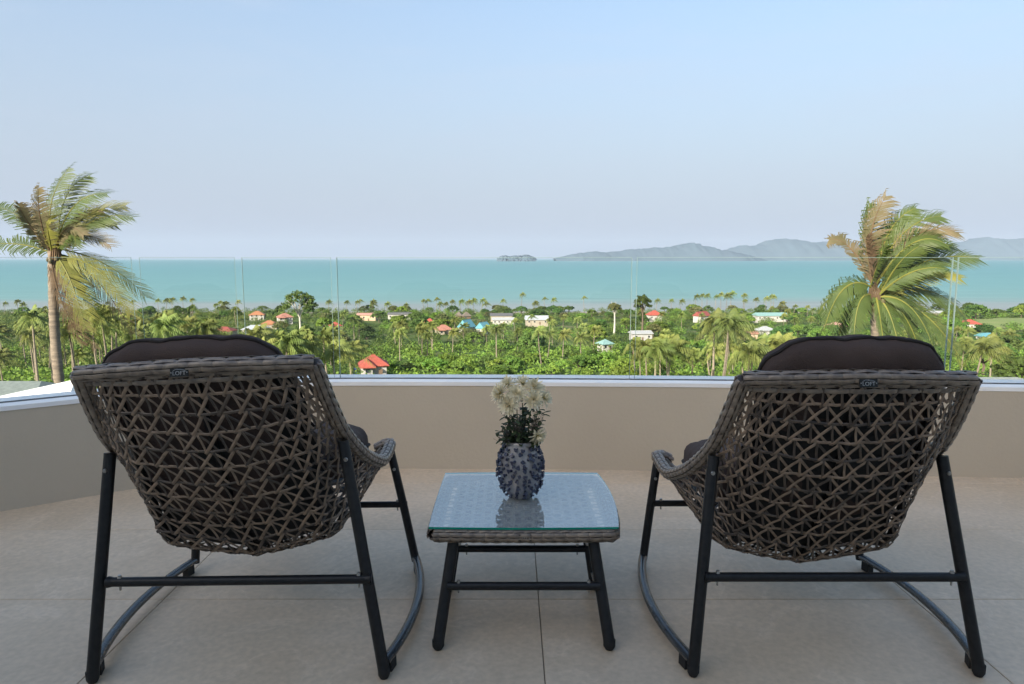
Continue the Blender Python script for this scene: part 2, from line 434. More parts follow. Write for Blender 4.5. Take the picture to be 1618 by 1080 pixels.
# ------------------------------------------------------------------ balcony: floor, parapet, glass, unseen shading house
def catmull(P, n):
    P = [Vector(p) for p in P]; out = []
    for i in range(len(P) - 1):
        a = P[max(i - 1, 0)]; b = P[i]; c = P[i + 1]; d = P[min(i + 2, len(P) - 1)]
        for k in range(n):
            t = k / n
            out.append(.5 * ((2 * b) + (c - a) * t + (2 * a - 5 * b + 4 * c - d) * t * t + (3 * b - a - 3 * c + d) * t ** 3))
    out.append(P[-1])
    return out
WALL = [(-5.2, .85), (-3.6, 2.0), (-2.27, 2.925), (-1.78, 3.265), (-1.38, 3.45), (-.94, 3.545), (.64, 3.515), (2.26, 3.412), (3.8, 3.29), (5.6, 3.14)]
WP = catmull([(x, y, 0) for x, y in WALL], 8)
def offset(path, d):
    out = []
    for i, p in enumerate(path):
        t = (path[min(i + 1, len(path) - 1)] - path[max(i - 1, 0)]).normalized()
        out.append(p + Vector((-t.y, t.x, 0)) * d)
    return out
def strip_solid(path, d0, d1, z0, z1):
    """a solid that follows the path between two offsets and two heights"""
    a, b = offset(path, d0), offset(path, d1)
    vs = []
    for p, q in zip(a, b):
        vs += [(p.x, p.y, z0), (p.x, p.y, z1), (q.x, q.y, z1), (q.x, q.y, z0)]
    n = len(path)
    fs = [(i * 4 + k, i * 4 + (k + 1) % 4, (i + 1) * 4 + (k + 1) % 4, (i + 1) * 4 + k) for i in range(n - 1) for k in range(4)]
    fs += [(0, 1, 2, 3), tuple((n - 1) * 4 + k for k in (3, 2, 1, 0))]
    return MB().add(vs, fs)
par = empty('parapet_wall', (0, 3.5, 0), label='low beige plastered parapet wall curving round the balcony', cat='wall')
def wpart(name, mb_, m, smooth=True):
    o = mb_.build(name, m, par, smooth=smooth); o.matrix_parent_inverse = Matrix.Translation((0, -3.5, 0)); return o
wpart('plaster_body', strip_solid(WP, 0, .215, -.35, .452), M_plaster)
wpart('inner_coping', strip_solid(WP, -.004, .085, .4515, .472), M_capwhite)
wpart('outer_coping', strip_solid(WP, .119, .22, .4515, .474), M_capwhite)
wpart('glass_channel', strip_solid(WP, .0852, .1188, .4515, .462), M_capwhite)
wpart('gasket_strip', strip_solid(WP, .0854, .0935, .4621, .4735), M_gasket)
wpart('gasket_strip', strip_solid(WP, .111, .1186, .4621, .4735), M_gasket)

# glass panels, one between each pair of joints
JW = [Vector((x, y, 0)) for x, y in ((-3.6, 2.0), (-1.78, 3.265), (-1.38, 3.45), (-.94, 3.545), (.64, 3.515), (2.26, 3.412), (3.8, 3.29))]
JO = []
for i, p in enumerate(JW):
    t = (JW[min(i + 1, len(JW) - 1)] - JW[max(i - 1, 0)]).normalized()
    JO.append(p + Vector((-t.y, t.x, 0)) * .1022)
glab = ['clear glass balustrade panel on the slanting wall beside the curve',
        'narrow glass balustrade panel starting the curve, next to the slanting wall panel',
        'narrow glass balustrade panel ending the curve, next to the long straight panel',
        'long glass balustrade panel behind the vase and table, facing the sea',
        'long glass balustrade panel behind the chair with the straight parapet',
        'glass balustrade panel on the far end of the straight parapet']
for i in range(len(JO) - 1):
    a, b = JO[i], JO[i + 1]; d = (b - a); L = d.length; d.normalize()
    g = .017 if i < 3 else .013
    c = (a + b) / 2; ln = L - 2 * g
    rz = math.atan2(d.y, d.x)
    o = empty('glass_panel', (c.x, c.y, .463), rz, glab[i], 'glass panel', 'glass balustrade panels on the parapet')
    h = 1.1235 - .463; th = .0125; e = .0016
    m = MB().box((0, 0, h / 2), (ln - 2 * e, th, h - 2 * e))
    m.build('pane', M_glass, o)
    m = MB()
    m.box((-ln / 2 + e / 2, 0, h / 2), (e, th, h)); m.box((ln / 2 - e / 2, 0, h / 2), (e, th, h))
    m.box((0, 0, h - e / 2), (ln - 2 * e - .0004, th, e))
    m.build('polished_edge', M_gedge, o)

# floor slab and tiles
fl = MB().box((0, .2, -.20), (11, 7.6, .38)); 
floor = tag(fl.build('floor', M_grout), 'balcony floor of large beige porcelain tiles', kind='structure')
TX, TY, JX, JY, G = 1.24, .584, .088, 2.137, .0026
def tile_mesh():
    x, y, b, z0, z1 = TX / 2 - G / 2, TY / 2 - G / 2, .0012, -.0095, 0.0
    vs = [(-x, -y, z0), (x, -y, z0), (x, y, z0), (-x, y, z0), (-x, -y, z1 - b), (x, -y, z1 - b), (x, y, z1 - b), (-x, y, z1 - b),
          (-x + b, -y + b, z1), (x - b, -y + b, z1), (x - b, y - b, z1), (-x + b, y - b, z1)]
    fs = [(8, 9, 10, 11)] + [(a, (a + 1) % 4, 4 + (a + 1) % 4, 4 + a) for a in range(4)] + [(4 + a, 4 + (a + 1) % 4, 8 + (a + 1) % 4, 8 + a) for a in range(4)]
    return MB().add(vs, fs).mesh('tile', M_tile)
tm = tile_mesh()
def wall_y(x):
    for p, q in zip(WP, WP[1:]):
        if p.x <= x <= q.x: return p.y + (q.y - p.y) * (x - p.x) / (q.x - p.x)
    return -9
for j in range(-9, 3):
    for i in range(-5, 5):
        cx, cy = JX + (i + .5) * TX, JY + (j + .5) * TY
        if max(wall_y(cx - TX / 2), wall_y(cx + TX / 2), wall_y(cx)) + .05 > cy - TY / 2:
            link('tile', tm, floor, loc=(cx, cy, rng.uniform(-.0003, .0003)))

# unseen house added behind the camera, its facade shaped to shade the balcony
shade_villa = empty('shade_villa', (0, -1.4, 0), label='unseen white flat-roofed house added behind the balcony to shade it', cat='building')
def vpart(name, mb_, m):
    o = mb_.build(name, m, shade_villa); o.matrix_parent_inverse = Matrix.Translation((0, 1.4, 0)); return o
FH = 3.36
m = MB()
m.box((-4.6, -1.5, FH / 2 - .3), (8.8, .25, FH + .6)); m.box((4.6, -1.5, FH / 2 - .3), (8.8, .25, FH + .6)); m.box((0, -1.5, 2.1 + (FH - 2.1) / 2), (.4, .25, FH - 2.1)); m.box((0, -1.5, 1.03), (.39, .2, 2.1))
vpart('facade', m, M_ceiling)
vpart('roof_slab', MB().box((0, -5.6, FH + .06), (18.4, 8.4, .12)), M_ceiling)
vpart('rear_wall', MB().box((0, -9.6, FH / 2 - .3), (18, .2, FH + .58)).box((-8.9, -5.6, FH / 2 - .3), (.2, 7.8, FH + .58)).box((8.9, -5.6, FH / 2 - .3), (.2, 7.8, FH + .58)), M_ceiling)

# lower neighbouring buildings just over the parapet
M_gravel = material('pale_gravel_roof', (.34, .36, .32), (.25, .27, .24), rough=.95, scale=14, detail=8, bump=.5, bscale=60)
M_shingle = material('grey_green_shingle', (.20, .23, .21), (.15, .175, .16), rough=.9, scale=9, detail=6, bump=.4, bscale=30)
M_white = material('sunlit_white_render', (.80, .79, .76), (.74, .73, .70), rough=.8, scale=2)
b = empty('flat_roofed_pavilion', (5.6, 12.0, ground(5.6, 12)), label='lower pavilion with a pale gravel flat roof just beyond the straight parapet', cat='building')
bz = ground(5.6, 12)
MB().box((0, 0, (-1.5 - bz) / 2), (9.2, 3.4, -1.5 - bz)).build('wall', M_white, b)
MB().box((0, 0, -1.42 - bz), (9.8, 4.0, .16)).build('roof', M_gravel, b)
bz = ground(-7.5, 10.4)
b = empty('white_hipped_roof_house', (-7.28, 9.6, bz), label='neighbour house with a bright white sloping roof below the leaning palm', cat='building')
MB().box((0, 0, (-1.5 - bz) / 2), (4.6, 3.0, -1.5 - bz)).build('wall', M_white, b)
z0, z1 = -1.5 - bz, -.60 - bz
m = MB().add([(-3.6, -1.75, z0 - .2), (1.55, -1.75, z0 - .2), (1.55, 1.75, z0 - .2), (-3.6, 1.75, z0 - .2), (-2.6, 0, z0 + .1), (1.05, 0, z1), (1.55, -1.75, z0 - .4), (-3.6, -1.75, z0 - .4), (1.55, 1.75, z0 - .4), (-3.6, 1.75, z0 - .4)],
             [(0, 1, 5, 4), (1, 2, 5), (2, 3, 4, 5), (3, 0, 4), (0, 7, 6, 1), (1, 6, 8, 2), (2, 8, 9, 3), (3, 9, 7, 0), (6, 7, 9, 8)])
m.build('roof', M_white, b)
bz = ground(-13, 16)
b = empty('shingle_roofed_house', (-15.3, 16.5, bz), label='neighbour house with a grey-green shingled roof behind the white roof', cat='building')
MB().box((0, 0, (-2.9 - bz) / 2), (9.0, 5.0, -2.9 - bz)).build('wall', M_white, b)
z0, z1 = -2.95 - bz, -2.02 - bz
rf = MB().add([(-5, -3, z0), (5, -3, z0), (5, 3, z0), (-5, 3, z0), (-4, .8, z1), (3.2, .8, z1)], [(0, 1, 5, 4), (1, 2, 5), (2, 3, 4, 5), (3, 0, 4), (3, 2, 1, 0)]).build('roof', M_shingle, b)

# ------------------------------------------------------------------ wicker lounge chairs
SECS = [((.290, -.35, .83), (.19, -.37, .835), (0, -.38, .84)),
        ((.303, -.28, .715), (.215, -.31, .68), (0, -.325, .66)),
        ((.315, -.20, .615), (.225, -.25, .53), (0, -.26, .50)),
        ((.330, -.06, .515), (.23, -.19, .40), (0, -.18, .355)),
        ((.340, .08, .448), (.226, -.14, .30), (0, -.10, .235)),
        ((.347, .20, .412), (.23, .05, .25), (0, .06, .21)),
        ((.347, .37, .418), (.23, .38, .31), (0, .38, .285))]
SEC = np.array(SECS)                      # (7, 3 stations, 3)
def cmr(a, b, c, d, t):
    return .5 * (2 * b + (c - a) * t + (2 * a - 5 * b + 4 * c - d) * t * t + (3 * b - a - 3 * c + d) * t ** 3)
def shell(t, v):
    """shell surface: t 0..6 from the top of the back round to the front edge, v -1..1 across"""
    t = min(max(t, 0), 6 - 1e-6); i = int(t); f = t - i
    st = cmr(SEC[max(i - 1, 0)], SEC[i], SEC[i + 1], SEC[min(i + 2, 6)], f)   # rim, side, keel
    mir = np.array([-1, 1, 1])
    P = [st[0] * mir, st[1] * mir, st[2], st[1], st[0]]
    u = (v + 1) * 2; u = min(max(u, 0), 4 - 1e-6); k = int(u); g = u - k
    e0 = P[0] * 2 - P[1]; e1 = P[4] * 2 - P[3]
    Q = [e0] + P + [e1]
    lin = P[k] * (1 - g) + P[k + 1] * g
    kk = .25 + .55 * min(1, max(0, (t - 1.5) / 2.0))
    return lin * kk + cmr(Q[k], Q[k + 1], Q[k + 2], Q[k + 3], g) * (1 - kk)
def shell_n(t, v):
    e = .03
    a = shell(min(t + e, 6), v) - shell(max(t - e, 0), v)
    b = shell(t, min(v + e, 1)) - shell(t, max(v - e, -1))
    n = np.cross(a, b); n /= np.linalg.norm(n) + 1e-9
    p = shell(t, v)
    if np.dot(n, p - np.array([0, .15, .75])) < 0: n = -n
    return n
_t = np.linspace(0, 6, 241)
_mid = np.array([(shell(t, .35) + shell(t, 0)) / 2 for t in _t])
_al = np.concatenate([[0], np.cumsum(np.linalg.norm(np.diff(_mid, axis=0), axis=1))])
NROW, NCOL = 21, 16
ROWT = [float(np.interp(_al[-1] * (i + .35) / NROW, _al, _t)) for i in range(NROW)]

def letters(text, size, depth):
    cu = bpy.data.curves.new('lettering', 'FONT')
    cu.body = text; cu.size = size; cu.extrude = depth; cu.align_x = 'CENTER'; cu.align_y = 'CENTER'
    to = bpy.data.objects.new('lettering', cu); col.objects.link(to)
    dg = bpy.context.evaluated_depsgraph_get()
    me = bpy.data.meshes.new_from_object(to.evaluated_get(dg))
    bpy.data.objects.remove(to)
    me.materials.clear(); me.materials.append(M_letter)
    return me
LOFT = letters('LOFT', .0135, .0006)

def braid(path, normals, r, rows, plen, mb_, rr, wid=1.0):
    """wicker braid round a rim: staggered short strands laid over a core"""
    P = [Vector(p) for p in path]
    D = [0]
    for a, b in zip(P, P[1:]): D.append(D[-1] + (b - a).length)
    L = D[-1]; n = max(4, int(L / plen)); pl = L / n
    def at(s):
        s = min(max(s, 0), L - 1e-6)
        import bisect
        i = min(max(bisect.bisect_right(D, s) - 1, 0), len(P) - 2); f = (s - D[i]) / max(D[i + 1] - D[i], 1e-9)
        t = (P[min(i + 2, len(P) - 1)] - P[max(i - 1, 0)]).normalized()
        nn = normals[i].lerp(normals[min(i + 1, len(P) - 1)], f)
        nn = (nn - t * nn.dot(t)).normalized()
        return P[i].lerp(P[i + 1], f), t, nn, t.cross(nn)
    w = 2 * math.pi * r / rows * .96 * wid
    for k in range(rows):
        a = 2 * math.pi * (k + .5) / rows
        for j in range(n + 1):
            s0 = (j + (.5 if k % 2 else 0) - .5) * pl - .0045; s1 = s0 + pl + .009
            if s1 < .006 or s0 > L - .006: continue
            pts, nor = [], []
            for q, lift in ((0, -.0028), (.16, .0012), (.5, .0030), (.84, .0012), (1, -.0028)):
                s = min(max(s0 + (s1 - s0) * q, 0), L)
                p, t, nn, bb = at(s)
                d = nn * math.cos(a) + bb * math.sin(a)
                pts.append(p + d * (r + lift + rr.uniform(-.0005, .0005))); nor.append(d)
            mb_.ribbon(pts, nor, w, .0036)

def make_chair(loc, yaw, roll, label, seed, sh=(0, 0, 0)):
    rr = random.Random(seed)
    root = empty('wicker_chair', loc, yaw, label, 'chair', 'wicker lounge chairs facing the sea')
    RM = Matrix.Rotation(-roll, 3, 'Y')
    SH = Vector(sh)
    def TD(p): return RM @ Vector(p)
    def T(p): return RM @ Vector(p) + SH
    S = lambda t, v: T(shell(t, v))
    N = lambda t, v: TD(shell_n(t, v))
    # horizontal strands, one part each
    for i, t in enumerate(ROWT):
        vs = np.linspace(-.985, .985, 47)
        pts = [S(t, v) + N(t, v) * (.0034 + .0028 * math.sin(k * 1.7)) + Vector((0, 0, rr.uniform(-.001, .001))) for k, v in enumerate(vs)]
        o = MB().ribbon(pts, [N(t, v) for v in vs], .0085, .0042).build('cross_strand', M_wicker if i % 2 else M_wicker2, root, smooth=True)
    # diagonal strands of the open cane pattern
    dm = MB()
    tt = [0.02] + ROWT + [5.98]
    dv = 2 / NCOL
    for i in range(len(tt) - 1):
        t0, t1 = tt[i], tt[i + 1]
        for j in range(-1, NCOL + 1):
            v0 = -1 + (j + .5 + .5 * (i % 2)) * dv
            fam = ((v0 + .04 * dv, v0 - .80 * dv, .0, .16, .0042, .0088, 0), (v0, v0 + .98 * dv, .0, .10, .0008, .0074, 0), (v0 + .02 * dv, v0 + .30 * dv, -.05, .22, .0030, .0066, 1))
            for va, vb, ea, eb, lift, w, mi in fam:
                va += rr.uniform(-.06, .06) * dv; vb += rr.uniform(-.09, .09) * dv
                if min(va, vb) < -1.0 or max(va, vb) > 1.0:
                    if (min(va, vb) < -1.03 - .5 * dv) or (max(va, vb) > 1.03 + .5 * dv): continue
                va = min(max(va, -.99), .99); vb = min(max(vb, -.99), .99)
                if abs(va) > .985 and abs(vb) > .985: continue
                dt = t1 - t0
                ta = max(t0 + ea * dt, 0.01); tb = min(t1 + eb * dt, 5.99)
                pts, nor = [], []
                for q in (0, .14, .38, .62, .86, 1):
                    t = ta + (tb - ta) * q; v = va + (vb - va) * q
                    n_ = N(t, v)
                    l_ = lift + (.0028 if q in (.14, .86) else 0) - (.004 if q in (0, 1) else 0)
                    pts.append(S(t, v) + n_ * l_); nor.append(n_)
                dm.ribbon(pts, nor, w, .003, mi if rr.random() > .12 else 1 - mi)
    tag(dm.build('diagonal_weave', [M_wicker, M_wicker2], root, smooth=True), kind='stuff')
    # hidden frame tubes the weave is tied to
    for v in (-.5, 0, .5):
        pts = [S(t, v) - N(t, v) * .014 for t in np.linspace(.05, 5.95, 36)]
        MB().tube(pts, .0095, 8).build('frame_tube', M_blackm, root, smooth=True)
    for t in list(np.arange(.42, 3.1, .225)) + list(np.arange(3.15, 5.9, .185)):  # black strips added behind the weave to stand in for shade
        vv = np.linspace(-.70, .70, 17)
        MB().ribbon([S(t, v) - N(t, v) * (.030 - .006 * math.cos(v * 2)) for v in vv], [N(t, v) for v in vv], .040, .003).build('shade_strip', M_rubber, root, smooth=True)
    # rim: top edge, two side edges, front edge
    top = [S(0, v) for v in np.linspace(-1, 1, 31)]
    topn = [TD((0, -1, 0)) for _ in top]
    rm = MB(); core = MB()
    for path, nn in ((top, topn),):
        core.tube(path, .0150, 10); braid(path, nn, .0168, 8, .058, rm, rr)
        # a second course of braid below the first makes the deep top band
        low = [S(.17, v) + N(.17, v) * .002 for v in np.linspace(-.99, .99, 31)]
        for a, (tq, off) in enumerate(((.16, 0), (.265, .5))):
            nseg = 13
            for j in range(nseg + 1):
                va = -.99 + (j - .5 + off) * 1.98 / nseg; vb = va + 1.98 / nseg
                va, vb = max(va - .008, -.99), min(vb + .008, .99)
                if vb - va < .03: continue
                pts = [S(tq, va + (vb - va) * q) + N(tq, va + (vb - va) * q) * (.004 + l) for q, l in ((0, -.004), (.15, .001), (.5, .0035), (.85, .001), (1, -.004))]
                rm.ribbon(pts, [N(tq, 0)] * 5, .0128, .0036)
    for sg in (-1, 1):
        path = [S(t, sg) for t in np.linspace(0, 6, 61)]
        tip = S(6, sg)
        path += [tip + TD((-sg * .022, .020, -.004)), tip + TD((-sg * .055, .022, -.020))]
        nn = [TD((sg, 0, 0))] * len(path)
        core.tube(path, .0150, 10); braid(path, nn, .0168, 8, .034, rm, rr)
    fr = [S(6, v) for v in np.linspace(-.9, .9, 25)]
    core.tube(fr, .0150, 10); braid(fr, [TD((0, 1, 0))] * len(fr), .0168, 8, .045, rm, rr)
    core.build('rim_core', M_wicker2, root, smooth=True)
    tag(rm.build('rim_braid', M_rim, root, smooth=True), kind='stuff')
    # legs, floor rails, stretchers
    for sg in (-1, 1):
        foot = Vector((sg * .385, -.33, .020)); head = T((sg * .316, -.213, .590))
        lg = MB().tube([foot, foot.lerp(head, .5), head], .0158, 14).build('leg', M_blackm, root, smooth=True)
        MB().lathe([(.0005, -.0195), (.011, -.0188), (.0162, -.008), (.0166, .012), (.0156, .014)], 14, foot).build('foot_cap', M_rubber, lg, smooth=True)
        bolt = foot.lerp(head, .925) + Vector((sg * .002, -.0150, 0))
        MB().tube([bolt, bolt + Vector((0, -.004, 0))], [.0062, .005], 10).build('bolt', M_steel, lg, smooth=True)
        f2 = Vector((sg * .396, .325, .045)); h2 = T((sg * .343, .372, .400))
        l2 = MB().tube([f2 - Vector((0, 0, .016)), f2.lerp(h2, .5), h2], .0148, 14).build('leg', M_blackm, root, smooth=True)
        bolt = f2.lerp(h2, .82) + Vector((0, -.0142, 0))
        MB().tube([bolt, bolt + Vector((0, -.004, 0))], [.0060, .005], 10).build('bolt', M_steel, l2, smooth=True)
        a = Vector((sg * .386, -.318, .040)); c = Vector((sg * .397, .322, .040))
        rail = [a.lerp(c, q) + Vector((sg * .046 * 4 * q * (1 - q), 0, 0)) for q in np.linspace(0, 1, 21)]
        ra = MB().tube(rail, .0150, 12, flat=.8).build('floor_rail', M_railm, root, smooth=True)
        for q in (1, 19):
            d = (rail[q + 1] - rail[q - 1]).normalized()
            MB().box(rail[q] + Vector((0, 0, -.021)), (.022, .034, .036), math.atan2(-d.x, d.y)).build('glide_pad', M_rubber, ra)
    y0 = Matrix.Identity(3)
    for (x, y, z, r_) in ((.352, -.292, .262, .0125), (.366, .349, .232, .0115)):
        s_ = MB().tube([(-x, y, z), (0, y, z), (x, y, z)], r_, 12).build('stretcher', M_blackm, root, smooth=True)
        for sg in (-1, 1):
            MB().tube([(sg * (x - .035), y, z + r_ + .0065), (sg * (x - .035), y, z + r_ - .001)], [.0045, .0065], 8).build('bolt', M_steel, s_, smooth=True)
            MB().tube([(sg * (x - .035), y, z - r_ - .011), (sg * (x - .035), y, z - r_ + .001)], [.0026, .0032], 8).build('nut', M_steel, s_, smooth=True)
            MB().tube([(sg * (x - .004), y, z), (sg * (x - .016), y, z)], [r_ * 1.25, r_ * 1.02], 12).build('collar', M_blackm, s_, smooth=True)
    # name plate on the top band
    pc = S(.10, .0 if seed == 2 else -.05) + TD((0, -.0245, 0))
    tilt = R(12)
    pl = MB().box((0, 0, 0), (.044, .0026, .0200)).build('name_plate', M_plate, root, loc=pc, rot=(-tilt, -roll, 0))
    link('lettering', LOFT, pl, loc=(0, -.0016, -.002), rot=(R(90), 0, 0))
    e_ = MB()
    e_.tube([(-.015, -.0018, .0042), (-.008, -.0018, .0078), (.005, -.0018, .0072), (.015, -.0018, .0046)], .0005, 5)
    for x in (-.0190, .0190): e_.tube([(x, -.0010, 0), (x, -.0026, 0)], .0014, 8)
    e_.build('emblem', M_letter, pl)
    return root, T

def pillow(w, h, th, seed, sq=3.2, ruffle=.004, taper=0.):
    """soft cushion in its own plane: x across, z up, y thickness; returns mesh verts/faces and its outline"""
    rr = random.Random(seed)
    ph = [rr.uniform(0, 6.28) for _ in range(8)]
    def outline(a):
        c, s = math.cos(a), math.sin(a)
        k = (abs(c) ** sq + abs(s) ** sq) ** (-1 / sq)
        ru = 1 + ruffle / w * (math.sin(a * 13 + ph[0]) + .8 * math.sin(a * 21 + ph[1]) + .6 * math.sin(a * 34 + ph[2]))
        return c * k * w * ru * (1 - taper * (1 - s * k) / 2), s * k * h * ru
    vs, fs = [], []
    NA, NR = 96, 12
    for side in (-1, 1):
        for r_ in range(NR + 1):
            q = r_ / NR
            for k in range(NA):
                a = 2 * math.pi * k / NA
                x, z = outline(a)
                rad = math.sin(q * math.pi / 2)
                x *= rad; z *= rad
                t = (1 - q ** 3.2) ** .62
                wr = .0045 * math.sin(x * 70 + ph[3] + 2 * math.sin(z * 22 + ph[4])) * q ** 2 * (1 - q) * 4 + .004 * math.sin(x * 19 + ph[5]) * math.sin(z * 23 + ph[6])
                y = side * (th * t + wr * t)
                vs.append((x, y, z))
    o2 = (NR + 1) * NA
    for b in (0, o2):
        for r_ in range(NR):
            for k in range(NA):
                fs.append((b + r_ * NA + k, b + r_ * NA + (k + 1) % NA, b + (r_ + 1) * NA + (k + 1) % NA, b + (r_ + 1) * NA + k))
    m = MB().add(vs, fs)
    pipe = [(*[outline(2 * math.pi * k / 128)[0] * 1.006], .0035 * math.sin(k * .55 + ph[7]), outline(2 * math.pi * k / 128)[1] * 1.006) for k in range(129)]
    return m, pipe

def make_cushions(loc, yaw, T, labs, seed):
    base = Matrix.Translation(loc) @ Matrix.Rotation(yaw, 4, 'Z')
    for which in (0, 1):
        if which == 0:
            m, pipe = pillow(.268, .288, .060, seed, sq=3.7, ruffle=.0016, taper=.40)
            c = T((-.028 if seed == 57 else .008, -.226, .632 if seed == 57 else .660)); lean = math.atan2(.205, .55)
            Mx = base @ Matrix.Translation(c) @ Matrix.Rotation(math.atan2(-(T((1, 0, 0)) - T((0, 0, 0))).z, 1), 4, 'Y') @ Matrix.Rotation(lean, 4, 'X')
        else:
            m, pipe = pillow(.288, .228, .084, seed + 9, sq=4.0, ruffle=.002)
            c = T((.012 if seed == 57 else 0, .105, .476 if seed == 57 else .455))
            Mx = base @ Matrix.Translation(c) @ Matrix.Rotation(math.atan2(-(T((1, 0, 0)) - T((0, 0, 0))).z, 1), 4, 'Y') @ Matrix.Rotation(R(82), 4, 'X')
        o = empty('chair_cushion', (0, 0, 0), 0, labs[which], 'cushion', 'brown cushions on the wicker chairs')
        o.matrix_world = Mx
        m.build('cover', M_cush, o, smooth='all')
        MB().tube(pipe, .0052, 8, cap=False).build('piping', M_pipe, o, smooth='all')

chR, TR_ = make_chair((.874, 2.05, 0), 0.0, 0.0, 'dark wicker lounge chair in front of the straight end of the parapet', 2, (0, 0, -.014))
make_cushions((.874, 2.05, 0), 0.0, TR_, ('plump brown back cushion of the wicker chair by the straight parapet', 'brown seat cushion in the wicker chair by the straight parapet'), 31)
chL, TL_ = make_chair((-.737, 2.03, 0), R(1.5), R(2.6), 'dark wicker lounge chair beside the curved end of the parapet', 1, (-.020, 0, .018))
make_cushions((-.737, 2.03, 0), R(1.5), TL_, ('brown back cushion with rippled piping in the wicker chair by the curved parapet', 'brown seat cushion in the wicker chair by the curved parapet'), 57)

# ------------------------------------------------------------------ side table
TBX, TBY = .034, 2.16
tab = empty('side_table', (TBX, TBY, 0), 0, 'low wicker side table with a glass top between the two chairs', 'table')
GZ = .336
def table_outline(grow=0., n=10):
    hx, y0, y1 = .277 + grow, -.252 - grow, .255 + grow
    pts = []
    for q in np.linspace(0, 1, n, endpoint=False): pts.append((-hx + 2 * hx * q, y0 - .006 * 4 * q * (1 - q)))
    for q in np.linspace(0, 1, n, endpoint=False): pts.append((hx + .020 * 4 * q * (1 - q), y0 + (y1 - y0) * q))
    for q in np.linspace(0, 1, n, endpoint=False): pts.append((hx - 2 * hx * q, y1 + .006 * 4 * q * (1 - q)))
    for q in np.linspace(0, 1, n, endpoint=False): pts.append((-hx - .003 * 4 * q * (1 - q), y1 - (y1 - y0) * q))
    return pts
def slab(out, z0, z1):
    n = len(out)
    vs = [(x, y, z0) for x, y in out] + [(x, y, z1) for x, y in out]
    m = MB(); m.add(vs, [tuple(range(n - 1, -1, -1)), tuple(range(n, 2 * n))], 0)
    m.add(vs, [(k, (k + 1) % n, n + (k + 1) % n, n + k) for k in range(n)], 1)
    return m
slab(table_outline(), GZ, GZ + .0062).build('glass_top', [M_tglass, M_tedge], tab)
out = table_outline(-.014)
ring = [Vector((x, y, GZ - .0225)) for x, y in out]; ring.append(ring[0].copy())
MB().tube(ring, .0165, 10, cap=False).build('rim_core', M_wicker2, tab, smooth=True)
rb = MB(); rr = random.Random(4)
nn = [Vector((x, y * 1.1, 0)).normalized() for x, y in out]; nn.append(nn[0])
braid(ring, nn, .0180, 9, .033, rb, rr)
tag(rb.build('rim_braid', M_rim, tab, smooth=True), kind='stuff')
M_tweave = material('table_weave_strand', (.36, .30, .235), (.24, .195, .15), rough=.45, scale=40, detail=3)
for k in range(17):          # woven panel under the glass
    x = -.250 + .500 * k / 16
    pts = [(x, y, GZ - .014 + .003 * math.sin(i * math.pi + k * math.pi)) for i, y in enumerate(np.linspace(-.24, .24, 19))]
    MB().ribbon([(x, y, GZ - .0145 + .0026 * (1 if (i + k) % 2 else -1)) for i, y in enumerate(np.linspace(-.245, .245, 19))], [(0, 0, 1)] * 19, .0125, .003).build('long_strand', M_tweave, tab, smooth=True)
for k in range(18):
    y = -.2314 + .4628 * k / 17
    MB().ribbon([(x, y, GZ - .0145 + .0026 * (1 if (i + k) % 2 else -1)) for i, x in enumerate(np.linspace(-.255, .255, 18))], [(0, 0, 1)] * 18, .0125, .003).build('cross_strand', M_tweave, tab, smooth=True)
MB().box((0, 0, GZ - .034), (.44, .40, .006)).build('backing_board', M_wicker2, tab)
for sg in (-1, 1):
    for sy, fy, ty in ((-1, -.314, -.205), (1, .045, .135)):
        foot = Vector((sg * .2465, fy, .018)); head = Vector((sg * .205, ty, GZ - .030))
        lg = MB().tube([foot, foot.lerp(head, .5), head], .0170, 14).build('leg', M_blackm, tab, smooth=True)
        MB().lathe([(.0005, -.0178), (.011, -.0172), (.0175, -.007), (.0178, .011), (.0166, .013)], 14, foot).build('foot_cap', M_rubber, lg, smooth=True)
        bq = foot.lerp(head, .90) + Vector((-sg * .017, -.004, 0))
        MB().tube([bq, bq + Vector((-sg * .007, 0, 0))], [.007, .005], 8).build('bolt', M_steel, lg, smooth=True)
    a = Vector((sg * .240, -.285, .062)); c = Vector((sg * .243, .058, .058))
    MB().tube([a.lerp(c, q) + Vector((sg * .006 * 4 * q * (1 - q), 0, 0)) for q in np.linspace(0, 1, 9)], .0125, 12, flat=.8).build('floor_rail', M_railm, tab, smooth=True)
for y, z in ((-.270, .170), (.078, .130)):
    s_ = MB().tube([(-.222, y, z), (0, y, z), (.222, y, z)], .0120, 12).build('stretcher', M_blackm, tab, smooth=True)
    for sg in (-1, 1):
        MB().tube([(sg * .190, y, z + .018), (sg * .190, y, z + .010)], [.0042, .006], 8).build('bolt', M_steel, s_, smooth=True)
        MB().tube([(sg * .190, y, z - .021), (sg * .190, y, z - .010)], [.0026, .003], 8).build('nut', M_steel, s_, smooth=True)
pl = MB().box((0, 0, 0), (.040, .003, .020)).build('name_plate', M_plate, tab, loc=(.002, -.262, GZ - .0225))
e_ = MB()
e_.tube([(.006 * math.cos(a), -.002, .006 * math.sin(a)) for a in np.linspace(0, 6.2832, 15)], .0007, 5)
e_.tube([(.002 + .013 * math.cos(a), -.002, -.004 + .011 * math.sin(a)) for a in np.linspace(.1, 1.7, 9)], .0007, 5)
e_.tube([(-.002, -.002, 0), (.002, -.002, 0)], .0008, 5)
e_.build('emblem', M_letter, pl)

